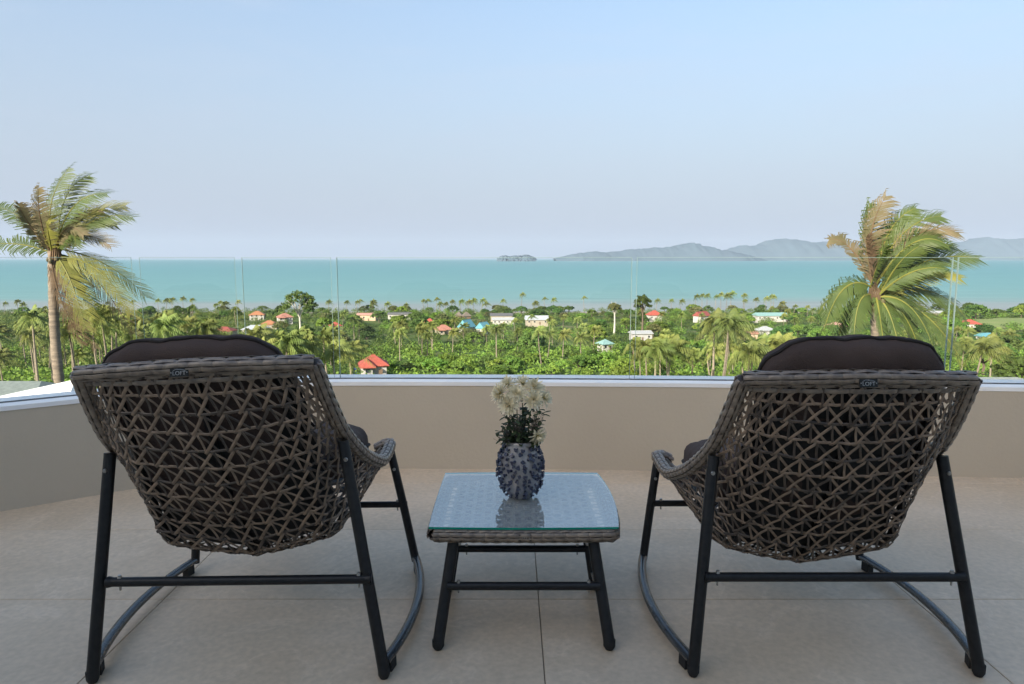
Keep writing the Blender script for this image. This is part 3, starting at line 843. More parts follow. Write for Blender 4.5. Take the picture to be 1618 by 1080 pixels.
# ------------------------------------------------------------------ vase and flowers
VX, VY, VZ = .028, 2.165, GZ + .0064
vase = empty('vase', (VX, VY, VZ), 0, 'bulbous white ceramic vase covered in cobalt blue spikes on the glass table', 'vase')
VH = .190
def vrad(z):
    return .95 * float(np.interp(z / VH, [0, .03, .12, .25, .42, .58, .72, .84, .93, 1.0], [.036, .040, .0525, .0645, .0715, .0720, .0675, .0590, .0515, .0490]))
prof = [(.0005, 0)] + [(vrad(z), z) for z in np.linspace(0, VH, 28)] + [(vrad(VH) - .004, VH + .001)] + [(vrad(z) - .006, z) for z in np.linspace(VH, .02, 10)] + [(.0005, .02)]
MB().lathe(prof, 40).build('body', M_vase, vase, smooth='all')
def spike_mesh(seed):
    r_ = random.Random(seed); m = MB()
    n = 9; vs = []
    for k, (rad, z) in enumerate(((.0048, -.002), (.0036, .003), (.0040, .0065), (.0066, .0095), (.0052, .0108), (.0015, .0088))):
        for a in range(n):
            w = 1 + (.28 * math.sin(a * 2 * math.pi * 3 / n + seed) + r_.uniform(-.12, .12)) * (1 if k > 2 else .2)
            vs.append((rad * w * math.cos(2 * math.pi * a / n), rad * w * math.sin(2 * math.pi * a / n), z + (r_.uniform(-.0012, .0012) if k > 2 else 0)))
    fs = [(i * n + k, i * n + (k + 1) % n, (i + 1) * n + (k + 1) % n, (i + 1) * n + k) for i in range(5) for k in range(n)] + [tuple(5 * n + k for k in range(n))]
    return m.add(vs, fs).mesh('spike', M_spike, smooth='all')
sm = [spike_mesh(i) for i in range(5)]
rr = random.Random(12)
row = 0; z = .022
while z < VH - .003:
    n = max(8, int(2 * math.pi * vrad(z) / .0215))
    for k in range(n):
        a = 2 * math.pi * (k + .5 * (row % 2)) / n + rr.uniform(-.11, .11)
        zz = z + rr.uniform(-.004, .004)
        r_ = vrad(zz); sl = (vrad(zz + .004) - vrad(zz - .004)) / .008
        d = Vector((math.cos(a), math.sin(a), -sl)).normalized()
        q = d.to_track_quat('Z', 'Y') @ Euler((rr.uniform(-.3, .3), rr.uniform(-.3, .3), rr.uniform(0, 6))).to_quaternion()
        s_ = rr.uniform(.85, 1.2)
        link('spike', rr.choice(sm), vase, loc=(r_ * math.cos(a), r_ * math.sin(a), zz), rot=q.to_euler(), scale=(s_, s_, s_ * rr.uniform(.9, 1.15)))
    z += .0165; row += 1

def petal(m, base, d, up, L, W, curl, mi=0):
    d = Vector(d).normalized(); up = Vector(up); sd = d.cross(up).normalized(); u2 = sd.cross(d)
    rows = []
    for q, w in ((0, .35), (.3, .8), (.65, 1.), (.9, .7), (1., .12)):
        c = Vector(base) + d * L * q + u2 * curl * L * q * q
        rows.append((c - sd * W * w / 2, c - u2 * W * .16 * w, c + sd * W * w / 2))
    vs = [p for r_ in rows for p in r_]
    m.add(vs, [(i * 3 + k, i * 3 + k + 1, (i + 1) * 3 + k + 1, (i + 1) * 3 + k) for i in range(4) for k in range(2)], mi)
def bez(p0, p1, p2, n):
    p0, p1, p2 = Vector(p0), Vector(p1), Vector(p2)
    return [p0 * (1 - t) ** 2 + p1 * 2 * t * (1 - t) + p2 * t * t for t in np.linspace(0, 1, n)]
def flower(hx, hy, hz, ax, size, label, seed, nlayer=4, group='chrysanthemums in the spiky vase', leaves=3):
    r_ = random.Random(seed)
    o = empty('chrysanthemum', (VX, VY, VZ + .03), 0, label, 'flower', group)
    head = Vector((hx, hy, hz)); ax = Vector(ax).normalized()
    base = Vector((hx * .25 + r_.uniform(-.012, .012), hy * .25 + r_.uniform(-.012, .012), .0))
    mid = Vector((hx * .45, hy * .45, hz * .62))
    pth = bez(base, mid, head - ax * .006, 12)
    st = MB().tube(pth, .0017, 6).build('stem', M_stem, o, smooth=True)
    for k in range(leaves):
        i = r_.randint(6, 10); a = r_.uniform(0, 6.28)
        m = MB(); L = r_.uniform(.018, .032)
        for off in (-.5, 0, .5):
            petal(m, pth[i], (math.cos(a + off), math.sin(a + off), r_.uniform(-.2, .5)), (0, 0, 1), L * (1 - abs(off) * .4), L * .34, -.25)
        m.build('leaf', M_fleaf, st, smooth='all')
    m = MB()
    q0 = ax.to_track_quat('Z', 'Y')
    for ly in range(nlayer):
        n = 17 - ly * 2; el = R([4, 22, 42, 62, 74][ly]); L = size * [1.0, .96, .84, .66, .5][ly]
        for k in range(n):
            a = 2 * math.pi * (k + ly * .37) / n + r_.uniform(-.12, .12)
            e = el + r_.uniform(-.16, .16)
            d = q0 @ Vector((math.cos(a) * math.cos(e), math.sin(a) * math.cos(e), math.sin(e)))
            up = q0 @ Vector((-math.cos(a) * math.sin(e), -math.sin(a) * math.sin(e), math.cos(e)))
            petal(m, head + ax * .0015 * ly + d * .0025, d, up, L * r_.uniform(.85, 1.1), size * .21, r_.uniform(-.25, .12) + (.10 if ly > 1 else 0))
    hd = m.build('petals', M_petal, o, smooth='all')
    MB().lathe([(.0005, .004), (.004, .0035), (.0055, .001), (.004, -.003)], 10, (0, 0, 0)).build('disc', M_disc, hd, loc=head + ax * .004, rot=q0.to_euler())
    MB().lathe([(.0018, -.008), (.005, -.003), (.007, .002)], 8).build('calyx', M_stem, hd, loc=head, rot=q0.to_euler())
    return o
# heads relative to a point 3 cm above the vase foot: x right, y away, z up
FL = [(-.052, -.005, .318, (-.75, -.3, .45), .032, 'white chrysanthemum leaning farthest out over the vase with long drooping petals'),
      (-.034, .018, .340, (-.3, -.2, .9), .028, 'tall cream chrysanthemum at the top beside the leaning bloom'),
      (-.012, -.015, .318, (0, -.8, .5), .027, 'cream chrysanthemum turned to the front in the middle of the bunch'),
      (.006, .012, .345, (.05, -.2, 1), .026, 'small upright cream chrysanthemum at the top centre of the bunch'),
      (.034, -.002, .335, (.25, -.5, .8), .031, 'large full white chrysanthemum high on the bunch'),
      (.032, -.022, .300, (.2, -.85, .4), .029, 'cream chrysanthemum facing out just under the large full bloom'),
      (.060, .004, .300, (.75, -.35, .3), .027, 'cream chrysanthemum tilted outward on its own long stem'),
      (-.030, -.020, .282, (-.35, -.8, .25), .030, 'white chrysanthemum hanging low under the leaning bloom'),
      (.042, -.034, .188, (.55, -.6, -.5), .027, 'drooping white chrysanthemum low at the vase rim')]
for k, f in enumerate(FL): flower(f[0] * 1.22, f[1] * 1.2, f[2] - .002, f[3], f[4] * 1.18, f[5], seed=100 + k, nlayer=5 if f[4] > .029 else 4)
flower(-.056, -.012, .298, (-.3, -.3, .8), .014, 'half-open white bud below the leaning bloom', 201, 3, leaves=1)
flower(-.044, -.02, .262, (-.2, -.4, .8), .011, 'small closed cream bud low in the bunch', 202, 3, leaves=2)
for k, (hx, hy, hz, lab) in enumerate(((-.062, -.01, .235, 'dry brown filler sprig arching out on the side of the buds'), (-.015, -.035, .215, 'dry brown filler sprig in the middle front of the bunch'),
                                       (.058, -.012, .235, 'dry brown filler sprig beside the drooping bloom'), (.012, .03, .25, 'dry brown filler sprig at the back of the bunch'))):
    r_ = random.Random(300 + k)
    o = empty('filler_sprig', (VX, VY, VZ + .03), 0, lab, 'sprig', 'filler sprigs in the spiky vase')
    m = MB(); bl = MB(); lf = MB()
    for q in range(15):
        tip = Vector((hx * r_.uniform(.5, 1.1) + r_.uniform(-.014, .014), hy + r_.uniform(-.02, .02), hz * r_.uniform(.66, 1.12)))
        pth = bez((hx * .25, hy * .25, .02), (hx * .4, hy * .4, hz * .6), tip, 7)
        m.tube(pth, .0007, 5)
        for w in range(7):
            c = pth[r_.randint(3, 6)] + Vector((r_.uniform(-.011, .011), r_.uniform(-.011, .011), r_.uniform(-.008, .010)))
            s_ = r_.uniform(.0012, .0024)
            bl.lathe([(.0003, -s_), (s_, 0), (.0003, s_)], 6, c)
            m.tube([pth[4], c], .00045, 4)
        for w in range(9):
            c = pth[r_.randint(2, 6)]; a = r_.uniform(0, 6.28)
            petal(lf, c, (math.cos(a), math.sin(a), r_.uniform(-.3, .8)), (0, 0, 1), r_.uniform(.018, .034), .013, -.3)
    m.build('stem', M_sprig, o); tag(bl.build('bud_cluster', M_sprig, o), kind='stuff'); tag(lf.build('leaf_cluster', M_fleaf, o, smooth='all'), kind='stuff')

# ------------------------------------------------------------------ houses of the village on the coastal plain
WALLC = {'white': (.46, .44, .41), 'cream': (.38, .33, .26), 'sand': (.55, .40, .28), 'grey': (.42, .41, .40), 'wood': (.18, .12, .08)}
ROOFC = {'red': (.40, .09, .06), 'salmon': (.40, .18, .13), 'orange': (.40, .17, .08), 'blue': (.13, .34, .40), 'teal': (.24, .40, .38), 'grey': (.42, .45, .48), 'darkgrey': (.12, .12, .125), 'thatch': (.17, .14, .11), 'white': (.42, .43, .43), 'maroon': (.28, .07, .055), 'pink': (.50, .27, .22)}
for k, c in WALLC.items(): material('house_wall_' + k, c, tuple(v * .85 for v in c), rough=.85, scale=.6)
for k, c in ROOFC.items(): material('house_roof_' + k, c, tuple(v * .78 for v in c), rough=.75, scale=.9, detail=6, stretch=(1, 3, 1))
HOUSES = []
def house(label, x, y, w, d, h, roof, rise, wall='white', hip=False, rz=0., wings=0, storeys=1, lift=0., clear=None):
    z = ground(x, y) + lift
    o = empty('village_house', (x, y, z), R(rz), label, 'house', 'village houses on the coast')
    HOUSES.append((x, y, w, z, (h + rise) * (clear if clear is not None else (1.15 if len(HOUSES) % 2 else 1.7))))
    mw, mr = MATS['house_wall_' + wall], MATS['house_roof_' + roof]
    wl_ = MB().box((0, 0, h / 2 - .8), (w, d, h + 1.6)).build('wall', mw, o)
    e = .7
    def roofmesh(w, d, z0, rise):
        x0, y0 = w / 2 + e, d / 2 + e
        zo = z0 - .25
        if hip: a = max(.3, x0 - y0); rid = [(-a, 0, z0 + rise), (a, 0, z0 + rise)]
        else: rid = [(-x0, 0, z0 + rise), (x0, 0, z0 + rise)]
        vs = [(-x0, -y0, zo), (x0, -y0, zo), (x0, y0, zo), (-x0, y0, zo)] + rid + [(-x0, -y0, zo - .22), (x0, -y0, zo - .22), (x0, y0, zo - .22), (-x0, y0, zo - .22)]
        return MB().add(vs, [(0, 1, 5, 4), (2, 3, 4, 5), (1, 2, 5), (3, 0, 4), (0, 6, 7, 1), (1, 7, 8, 2), (2, 8, 9, 3), (3, 9, 6, 0), (6, 9, 8, 7)])
    rf = roofmesh(w, d, h, rise).build('roof', mr, o)
    MB().tube([(-w / 2 + (d / 2 if hip else -e), 0, h + rise + .03), (w / 2 - (d / 2 if hip else -e), 0, h + rise + .03)], .14, 6).build('ridge_cap', mr, rf)
    for k in range(wings):
        ww = w * .42
        sgn = -1 if k == 0 else 1
        vs = roofmesh(d * .9, ww, h * .98, rise * .72)
        q = vs.build('wing_roof', mr, o, loc=(sgn * w * .24, -d * .42, 0), rot=(0, 0, R(90)))
        MB().box((sgn * w * .24, -d * .55, h / 2 - .8), (ww * .86, d * .5, h + 1.5)).build('wall', mw, o)
    nw = max(2, int(w / 3.2))
    for s_ in range(storeys):
        zc = h * (s_ + .55) / storeys
        for k in range(nw):
            xx = -w / 2 + w * (k + .5) / nw
            yy = -d / 2 - (.0 if not wings else d * .31)
            if s_ == 0 and k == nw // 2:
                MB().box((xx, yy - .02, 1.0), (1.0, .10, 2.0)).build('door', MATS['house_wall_wood'], o)
            else:
                wi = MB().box((xx, yy - .02, zc), (1.3, .12, 1.25)).build('window', MATS['house_wall_white'], o)
                MB().box((xx, yy - .085, zc), (1.1, .04, 1.05)).build('pane', M_pane, wi)
    return o
house('house with a bright red hipped roof among the near bushes', -37.0, 180, 6.6, 5.8, 3.0, 'red', 2.2, 'white', True, 14, wings=1, lift=1.0, clear=.15)
house('small house with a salmon pink roof beside the blue roofs', -42.6, 422, 9.5, 7, 3.4, 'salmon', 2.4, 'cream', True, 18, wings=1)
house('house with a tall sky blue gable roof beside the salmon roof', -28.6, 428, 8.2, 7, 4.6, 'blue', 4.2, 'white', False, 62)
house('house with a sky blue roof beside the long white building', -18.0, 428, 6.4, 6, 4.2, 'blue', 3.4, 'white', False, 55)
house('white house under a wide grey blue metal roof', 17.6, 486, 15.5, 9, 3.8, 'grey', 2.2, 'cream', False, 4, lift=1.5)
house('dark thatched beach hut at the shore, one of a close pair', -39.5, 590, 6, 6, 3.0, 'thatch', 3.2, 'wood', True, 20)
house('dark thatched beach hut standing alone nearer the long dark roof', -46.5, 596, 6, 6, 3.0, 'thatch', 2.8, 'wood', True, -10)
house('long low white building with a pale roof behind the palms', -6.7, 520, 16, 7, 4.0, 'white', 1.2, 'white', False, 3)
house('long dark-roofed white building behind the long low white one', -8.5, 545, 17, 7, 4.6, 'darkgrey', 1.4, 'cream', False, 2, lift=1.0)
house('little white hut with a mint teal roof at the bush edge', 40.4, 294, 5.0, 4.6, 3.2, 'teal', 1.5, 'white', True, 25, lift=1.2)
house('open shed with a flat white roof among dark trees', 70.3, 371, 10.5, 8, 4.2, 'white', .9, 'grey', False, 6, lift=1.5)
house('house with a faded red roof beside the tall pale trunk', 116.9, 560, 10.5, 8, 4.4, 'red', 3.2, 'white', True, 10, lift=1.5)
house('house with a red gable roof and white bargeboards', 150.4, 540, 10.5, 8, 4.2, 'maroon', 3.0, 'white', False, 35, lift=1.5)
house('white bungalow with a pale roof near the windswept palms', 149.6, 402, 9.5, 7, 3.6, 'white', 1.8, 'white', True, 12, lift=1.0)
house('sand-coloured box house with a flat orange top', 131.0, 372, 5.6, 5, 4.2, 'salmon', .6, 'sand', False, 0, lift=.5)
house('long hall with a wide mint teal roof by the shore', 203, 535, 24, 10, 4.4, 'teal', 1.7, 'white', False, 3, lift=1.2)
house('white house with red roof panels beside the big round tree', -172, 515, 10.5, 8, 6.0, 'salmon', 2.4, 'white', True, 25, storeys=2, wings=1)
house('house with an orange hipped roof in front of the white one', -167, 468, 10.5, 8, 3.6, 'orange', 2.1, 'cream', True, 8)
house('wide house with a pale grey roof in front of the orange roof', -166, 440, 15.5, 9, 3.6, 'grey', 1.9, 'white', True, 10)
house('house with a dull maroon roof among the orchard trees', -181, 428, 12, 8, 3.4, 'maroon', 1.9, 'cream', True, -6)
house('white house with a small orange roof at the beach', -208, 556, 11, 8, 5.0, 'orange', 2.4, 'white', True, 12, storeys=2)
house('tiny red-roofed house half hidden under palms', -124.9, 480, 6.5, 6, 3.4, 'red', 2.2, 'white', True, 30)
house('beige flat-roofed beach building beside the leaning palms', -119.2, 560, 15, 9, 5.2, 'pink', .8, 'sand', False, 2)
house('long beach building with a dark flat roof on white posts', -94.5, 575, 19, 9, 4.6, 'darkgrey', .9, 'white', False, 1)
house('house with a pink roof behind the windswept palm', 216, 454, 11.5, 8, 3.8, 'pink', 2.4, 'white', True, 20)
house('house with a red roof below the grassy slope', 296, 440, 10, 8, 3.4, 'red', 2.2, 'white', True, -12)
house('small pale blue roofed hut under the dark round trees', 257.8, 370, 6, 5, 3.0, 'blue', 1.2, 'white', False, 10, lift=1.0)
house('little red-roofed house behind the salmon roof', -60.5, 500, 7, 6, 3.6, 'red', 2.4, 'white', True, 0)
house('little red roof peeping between trees by the white bungalow', 172, 519, 7.5, 6, 3.6, 'red', 2.4, 'white', True, 40)
house('pale beach house beyond the windswept palm', 372, 604, 18, 8, 4.2, 'white', 1.2, 'cream', False, 0)
tk = empty('water_tank', (-41.7, 177.5, ground(-41.7, 177.5)), label='small blue water tank beside the red-roofed house', cat='water tank')
MB().lathe([(.01, 2.75), (.35, 2.7), (.75, 2.45), (.8, 2.2), (.8, .9), (.75, .85), (.01, .85)], 16).build('tank_body', material('blue_plastic', (.03, .10, .45), rough=.4), tk, smooth=True)
MB().box((0, 0, .2), (1.5, 1.5, 1.3)).build('stand', M_white, tk)

# grassy slope at the foot of the hill
def meadow(cx, cy, rx, ry):
    vs = [(cx, cy, ground(cx, cy) + .25)]; fs = []; n = 40
    for q in (.35, .7, 1.0):
        for k in range(n):
            a = 6.28318 * k / n; w = q * (1 + .12 * math.sin(3 * a + 1) + .07 * math.sin(7 * a))
            x, y = cx + rx * w * math.cos(a), cy + ry * w * math.sin(a)
            vs.append((x, y, ground(x, y) + .25))
    for k in range(n):
        fs.append((0, 1 + k, 1 + (k + 1) % n))
        for r_ in (0, 1): fs.append((1 + r_ * n + k, 1 + (r_ + 1) * n + k, 1 + (r_ + 1) * n + (k + 1) % n, 1 + r_ * n + (k + 1) % n))
    o = MB().add(vs, fs).build('meadow', material('meadow_grass', (.16, .22, .05), (.22, .24, .08), rough=.95, scale=.06, detail=8), smooth=True)
    tag(o, 'light green grassy slope among the dark trees', kind='structure')
    HOUSES.append((cx, cy, rx * 1.5, ground(cx, cy), .5))
meadow(338, 452, 36, 42)

# ------------------------------------------------------------------ vegetation
def leaf_mat(name, c1, c2, sc_, hue=.02, rand=.28, trans=.22):
    return material(name, c1, c2, rough=.6, scale=sc_, detail=3, spec=.25, hue=hue, rand=rand, trans=trans)
M_palmleaf = leaf_mat('palm_leaf', (.20, .23, .058), (.12, .16, .038), .9, .022, .3)
M_broad = leaf_mat('broad_leaf', (.10, .165, .036), (.056, .105, .024), .35, .028, .35)
M_bright = leaf_mat('bright_leaf', (.185, .275, .042), (.115, .20, .033), .35, .02, .28)
M_olive = leaf_mat('olive_leaf', (.15, .16, .06), (.09, .11, .04), .4, .02, .3)
M_ptrunk = material('palm_trunk_bark', (.27, .22, .165), (.17, .14, .105), rough=.9, scale=1.2, stretch=(1, 1, 8), rand=.25)
M_btrunk = material('tree_bark', (.16, .12, .085), (.10, .075, .055), rough=.95, scale=3, stretch=(1, 1, .3))
M_ptree = material('pale_bark', (.55, .52, .46), (.42, .39, .34), rough=.9, scale=2)

def nrm(a): return a / (np.linalg.norm(a, axis=-1, keepdims=True) + 1e-9)
def palm_crown(seed, nf=22, nl=15, Lf=3.6, wind=.5, dead=2):
    r_ = np.random.default_rng(seed); Q = []
    for f in range(nf):
        az = 2 * math.pi * (f * .381966 + r_.uniform(-.05, .05))
        e0 = R(r_.uniform(72, 82) if f < 3 else np.interp(f, [3, nf], [66, -18]) + r_.uniform(-9, 9))
        L = Lf * r_.uniform(.82, 1.1); dr = r_.uniform(.45, .75)
        s = np.linspace(.0, 1, 26)[:, None]
        h = np.array([[math.cos(az), math.sin(az), 0]])
        P = h * (L * s * math.cos(e0) * (1 - .10 * s)) + np.array([[0, 0, 1]]) * (L * (s * math.sin(e0) - dr * s ** 2.1 * (.75 + .3 * math.cos(e0))))
        P = P + np.array([[wind, .0, 0]]) * L * (s ** 1.7) * r_.uniform(.5, .9)
        Tn = nrm(np.gradient(P, axis=0))
        sd = nrm(np.cross(Tn, np.array([[0, 0, 1.]])) + 1e-4)
        # rachis
        for k in range(0, 24, 4):
            w = .05 * (1 - k / 26)
            Q.append(np.array([P[k] - sd[k] * w, P[k] + sd[k] * w, P[k + 4] + sd[k + 4] * w * .8, P[k + 4] - sd[k + 4] * w * .8]))
        for k in np.linspace(3, 25, nl).astype(int):
            q = k / 25
            ll = L * .30 * (math.sin(math.pi * min(1, .16 + q * .80)) ** .7) * r_.uniform(.85, 1.15)
            for sg in (-1, 1):
                d = sd[k] * sg * .75 + Tn[k] * .62 + np.array([wind * .55, 0, -.42 - .35 * q])
                d = d / np.linalg.norm(d)
                w = Tn[k] * .075
                mid = P[k] + d * ll * .55; tip = P[k] + d * ll + np.array([wind * .12, 0, -.25 * ll])
                Q.append(np.array([P[k] - w, P[k] + w, mid + w * .9, mid - w * .9]))
                Q.append(np.array([mid - w * .9, mid + w * .9, tip + w * .12, tip - w * .12]))
    return np.array(Q)
def trunk_mesh(name, h, r0, r1, lean, mat, seed, n=7):
    r_ = random.Random(seed); c = [r_.uniform(-1, 1) * lean for _ in range(2)]
    pts = [(c[0] * math.sin(q * 1.57) * (1 - .0 * q), c[1] * q * q, h * q) for q in np.linspace(0, 1, 9)]
    rad = [r0 * (1.5 if q == 0 else 1) * (1 - q) + r1 * q for q in np.linspace(0, 1, 9)]
    return MB().tube(pts, rad, n).mesh(name, mat, smooth=True), Vector(pts[-1])
PALM = []
for k in range(7):
    tmz, top_ = trunk_mesh('trunk', 11.0, .22, .13, 1.3, M_ptrunk, 40 + k)
    cr = palm_crown(60 + k, nf=20 + k % 3 * 2, Lf=3.5, wind=.30 + .08 * (k % 4))
    PALM.append((tmz, quads_mesh('crown', cr, M_palmleaf), top_))

def broad_crown(seed, R0=4.6, Hc=3.6, n_cl=46, per=62, leaf=.46, flat=1.0):
    r_ = np.random.default_rng(seed)
    Q = []
    # uneven lobes: clump centres on and inside a lumpy ellipsoid
    lob = nrm(r_.normal(0, 1, (7, 3))); lob[:, 2] = np.abs(lob[:, 2]) * .8
    for c in range(n_cl):
        d = nrm(r_.normal(0, 1, 3)); d[2] = abs(d[2]) * 1.0 - .28
        rad = (.60 + .42 * r_.random() ** .5) * (1 + .26 * max(float((lob @ d).max()) - .6, -.3))
        cen = np.array([d[0] * R0 * rad, d[1] * R0 * rad, d[2] * Hc * rad * flat])
        cr = R0 * r_.uniform(.17, .30)
        dd = nrm(r_.normal(0, 1, (per, 3)))
        dd[:, 2] = np.where(dd[:, 2] < -.25, -dd[:, 2] * .6, dd[:, 2])
        pos = cen + dd * cr * (r_.random((per, 1)) ** .45) * np.array([1, 1, .82])
        nn = nrm(dd * .9 + r_.normal(0, .55, (per, 3)) + np.array([0, 0, .35]))
        a = nrm(np.cross(nn, r_.normal(0, 1, (per, 3)))); b = np.cross(nn, a)
        s = leaf * r_.uniform(.55, 1.15, (per, 1))
        Q.append(np.stack([pos - a * s - b * s * .25, pos - a * s * .1 - b * s * .62, pos + a * s, pos + b * s * .62], axis=1))
    return np.concatenate(Q)
def branch_trunk(seed, h, r0, spread, mat):
    r_ = random.Random(seed)
    m = MB().tube([(0, 0, -.5), (r_.uniform(-.2, .2), r_.uniform(-.2, .2), h * .5), (r_.uniform(-.3, .3), r_.uniform(-.3, .3), h)], [r0 * 1.2, r0 * .85, r0 * .5], 7)
    for k in range(5):
        a = 6.283 * k / 5 + r_.uniform(-.4, .4)
        m.tube([(0, 0, h * .62), (math.cos(a) * spread * .45, math.sin(a) * spread * .45, h * .95), (math.cos(a) * spread * .85, math.sin(a) * spread * .85, h * 1.25)], [r0 * .5, r0 * .35, r0 * .12], 5)
    return m.mesh('trunk', mat, smooth=True)
BROAD = []
for k in range(6):
    BROAD.append((branch_trunk(80 + k, 4.2, .28, 3.4, M_btrunk), [quads_mesh('crown', broad_crown(90 + k, R0=4.2 + .3 * (k % 3), Hc=3.4 + .5 * (k % 2)), mm) for mm in (M_broad, M_bright, M_olive)]))

def blocked(x, y, r_, top):
    for hx, hy, w, hz, hh in HOUSES:
        if y < hy + w * .5:
            if math.hypot(x - hx, y - hy) < r_ * .9 + w * .45: return True
            if y < hy and abs(x / y - hx / hy) < r_ * .55 / y + w * .40 / hy:
                if (top - EYE) / y > (hz + hh * .80 - EYE) / hy: return True
    return False
placed = []
def free(x, y, dmin):
    for a, b, c in placed:
        if (a - x) ** 2 + (b - y) ** 2 < (min(dmin, c)) ** 2: return False
    return True
def rand_spot(px0, px1, y0, y1):
    y = math.sqrt(rng.uniform(y0 * y0, y1 * y1))
    return y * (rng.uniform(px0, px1) - 809) / 1087., y

def palm_at(x, y, h, label, group, cscale=1.0, var=None):
    k = var if var is not None else rng.randrange(len(PALM))
    tmz, cm, top_ = PALM[k]
    z = ground(x, y) - .3
    o = empty('coconut_palm', (x, y, z), 0, label, 'palm tree', group)
    s = h / 11.0; w = .75 + .25 * s
    link('trunk', tmz, o, scale=(w, w, s))
    link('crown', cm, o, loc=(top_.x * w, top_.y * w, h), rot=(0, 0, rng.uniform(-.5, .5)), scale=(cscale,) * 3)
    placed.append((x, y, 3.0))
def tree_at(x, y, s, mi, label, group, flat=1.0, name='broadleaf_tree', hs=1.0):
    k = rng.randrange(len(BROAD)); tmz, cms = BROAD[k]
    z = ground(x, y) - .2
    o = empty(name, (x, y, z), rng.uniform(0, 6.28), label, 'tree', group)
    link('trunk', tmz, o, scale=(s, s, s * hs))
    link('crown', cms[mi], o, loc=(0, 0, 4.6 * s * hs), scale=(s, s, s * flat * rng.uniform(.85, 1.15)))
    placed.append((x, y, 3.5 * s))

def scatter_palms(n, px0, px1, y0, y1, h0, h1, label, group, cs=(1.0, 1.35), dmin=4.5):
    c = 0
    for _ in range(n * 14):
        if c >= n: break
        x, y = rand_spot(px0, px1, y0, y1); h = rng.uniform(h0, h1)
        if not free(x, y, dmin) or blocked(x, y, 3.0, ground(x, y) + h + 2): continue
        palm_at(x, y, h, ('taller ' if h > (h0 + h1) / 2 else 'shorter ') + label, group, rng.uniform(*cs)); c += 1
def scatter_trees(n, px0, px1, y0, y1, s0, s1, mis, label, group, dmin=6, flat=1.0, hs=1.0, name='broadleaf_tree'):
    c = 0
    for _ in range(n * 14):
        if c >= n: break
        x, y = rand_spot(px0, px1, y0, y1); s = rng.uniform(s0, s1)
        if not free(x, y, dmin * s) or blocked(x, y, 4.4 * s, ground(x, y) + 8.5 * s * hs): continue
        mi = rng.choice(mis); cl = ('dark green', 'bright green', 'olive green')[mi]
        sz = 'small' if s < s0 + (s1 - s0) / 3 else ('large' if s > s1 - (s1 - s0) / 3 else 'middling')
        tree_at(x, y, s, mi, sz + ' ' + cl + ' ' + label, cl + ' ' + group, flat, name, hs); c += 1

# individual landmarks
def big_tree(x, y, h, s, label, mi, seed, mat, flat=1.0):
    z = ground(x, y)
    o = empty('tall_tree', (x, y, z), 0, label, 'tree')
    r_ = random.Random(seed)
    m = MB().tube([(0, 0, -.5), (.2, 0, h * .35), (0, .1, h * .72)], [.75, .5, .42], 9)
    for k in range(8):
        a = 6.283 * k / 8 + r_.uniform(-.3, .3); q = r_.uniform(.55, .95)
        m.tube([(0, 0, h * r_.uniform(.50, .62)), (math.cos(a) * s * .45, math.sin(a) * s * .45, h * .74), (math.cos(a) * s * q, math.sin(a) * s * q, h * r_.uniform(.78, .95))], [.30, .2, .06], 6)
    m.build('trunk', mat, o, smooth=True)
    cr = broad_crown(seed, R0=s * 1.12, Hc=h * .30 * flat, n_cl=70, per=62, leaf=.50)
    link('crown', quads_mesh('crown', cr, (M_broad, M_bright, M_olive)[mi]), o, loc=(0, 0, h * .76))
    placed.append((x, y, s * .8))
big_tree(-107.7, 345, 28, 7.0, 'very tall tree with a round open crown and pale trunk rising over the village', 0, 501, M_ptree)
big_tree(80.5, 420, 25, 4.6, 'tall dark tree with a ragged crown beside the white-roofed shed', 0, 502, M_btrunk)
big_tree(62.5, 415, 22, 3.2, 'thin bare-looking tree with a white trunk beside the ragged tree', 2, 503, M_ptree, .6)
G1 = 'palms of the coconut grove'
scatter_palms(24, -10, 330, 112, 170, 11.0, 14.5, 'pale-trunked coconut palm at the front of the dense grove behind the neighbour roofs', 'palms at the front of the grove')
scatter_palms(48, -30, 350, 170, 330, 10, 15, 'coconut palm deep in the dense grove behind the neighbour roofs', G1)
scatter_palms(34, -30, 400, 330, 660, 10, 14, 'distant coconut palm between the dense grove and the sea', 'palms between the grove and the sea')
scatter_palms(16, 400, 560, 95, 190, 9.5, 12.5, 'coconut palm in the clump behind the chair by the curved parapet', 'palms behind the chair at the curve')
scatter_palms(36, 520, 960, 215, 430, 9, 13, 'coconut palm standing among the green bushes inland of the blue roofs', 'palms among the green bushes')
scatter_palms(3, 1110, 1150, 100, 120, 13.5, 14.5, 'windswept coconut palm with a bare trunk behind the straight parapet', 'tall windswept palms by the parapet', cs=(1.15, 1.3))
scatter_palms(22, 1010, 1300, 88, 190, 7.5, 11, 'windswept coconut palm in the thicket just below the straight parapet', 'palms just below the straight parapet', cs=(1.0, 1.35))
scatter_palms(30, 1000, 1500, 190, 600, 9, 12, 'coconut palm scattered among the red-roofed houses', 'palms among the red-roofed houses')
scatter_palms(12, 1480, 1660, 120, 330, 8, 11, 'coconut palm among the dark round trees', 'palms among the dark round trees')
scatter_palms(34, -20, 400, 118, 280, 4.5, 8.0, 'young coconut palm filling the grove under the taller trunks', 'young palms in the grove', cs=(1.0, 1.25), dmin=3.5)
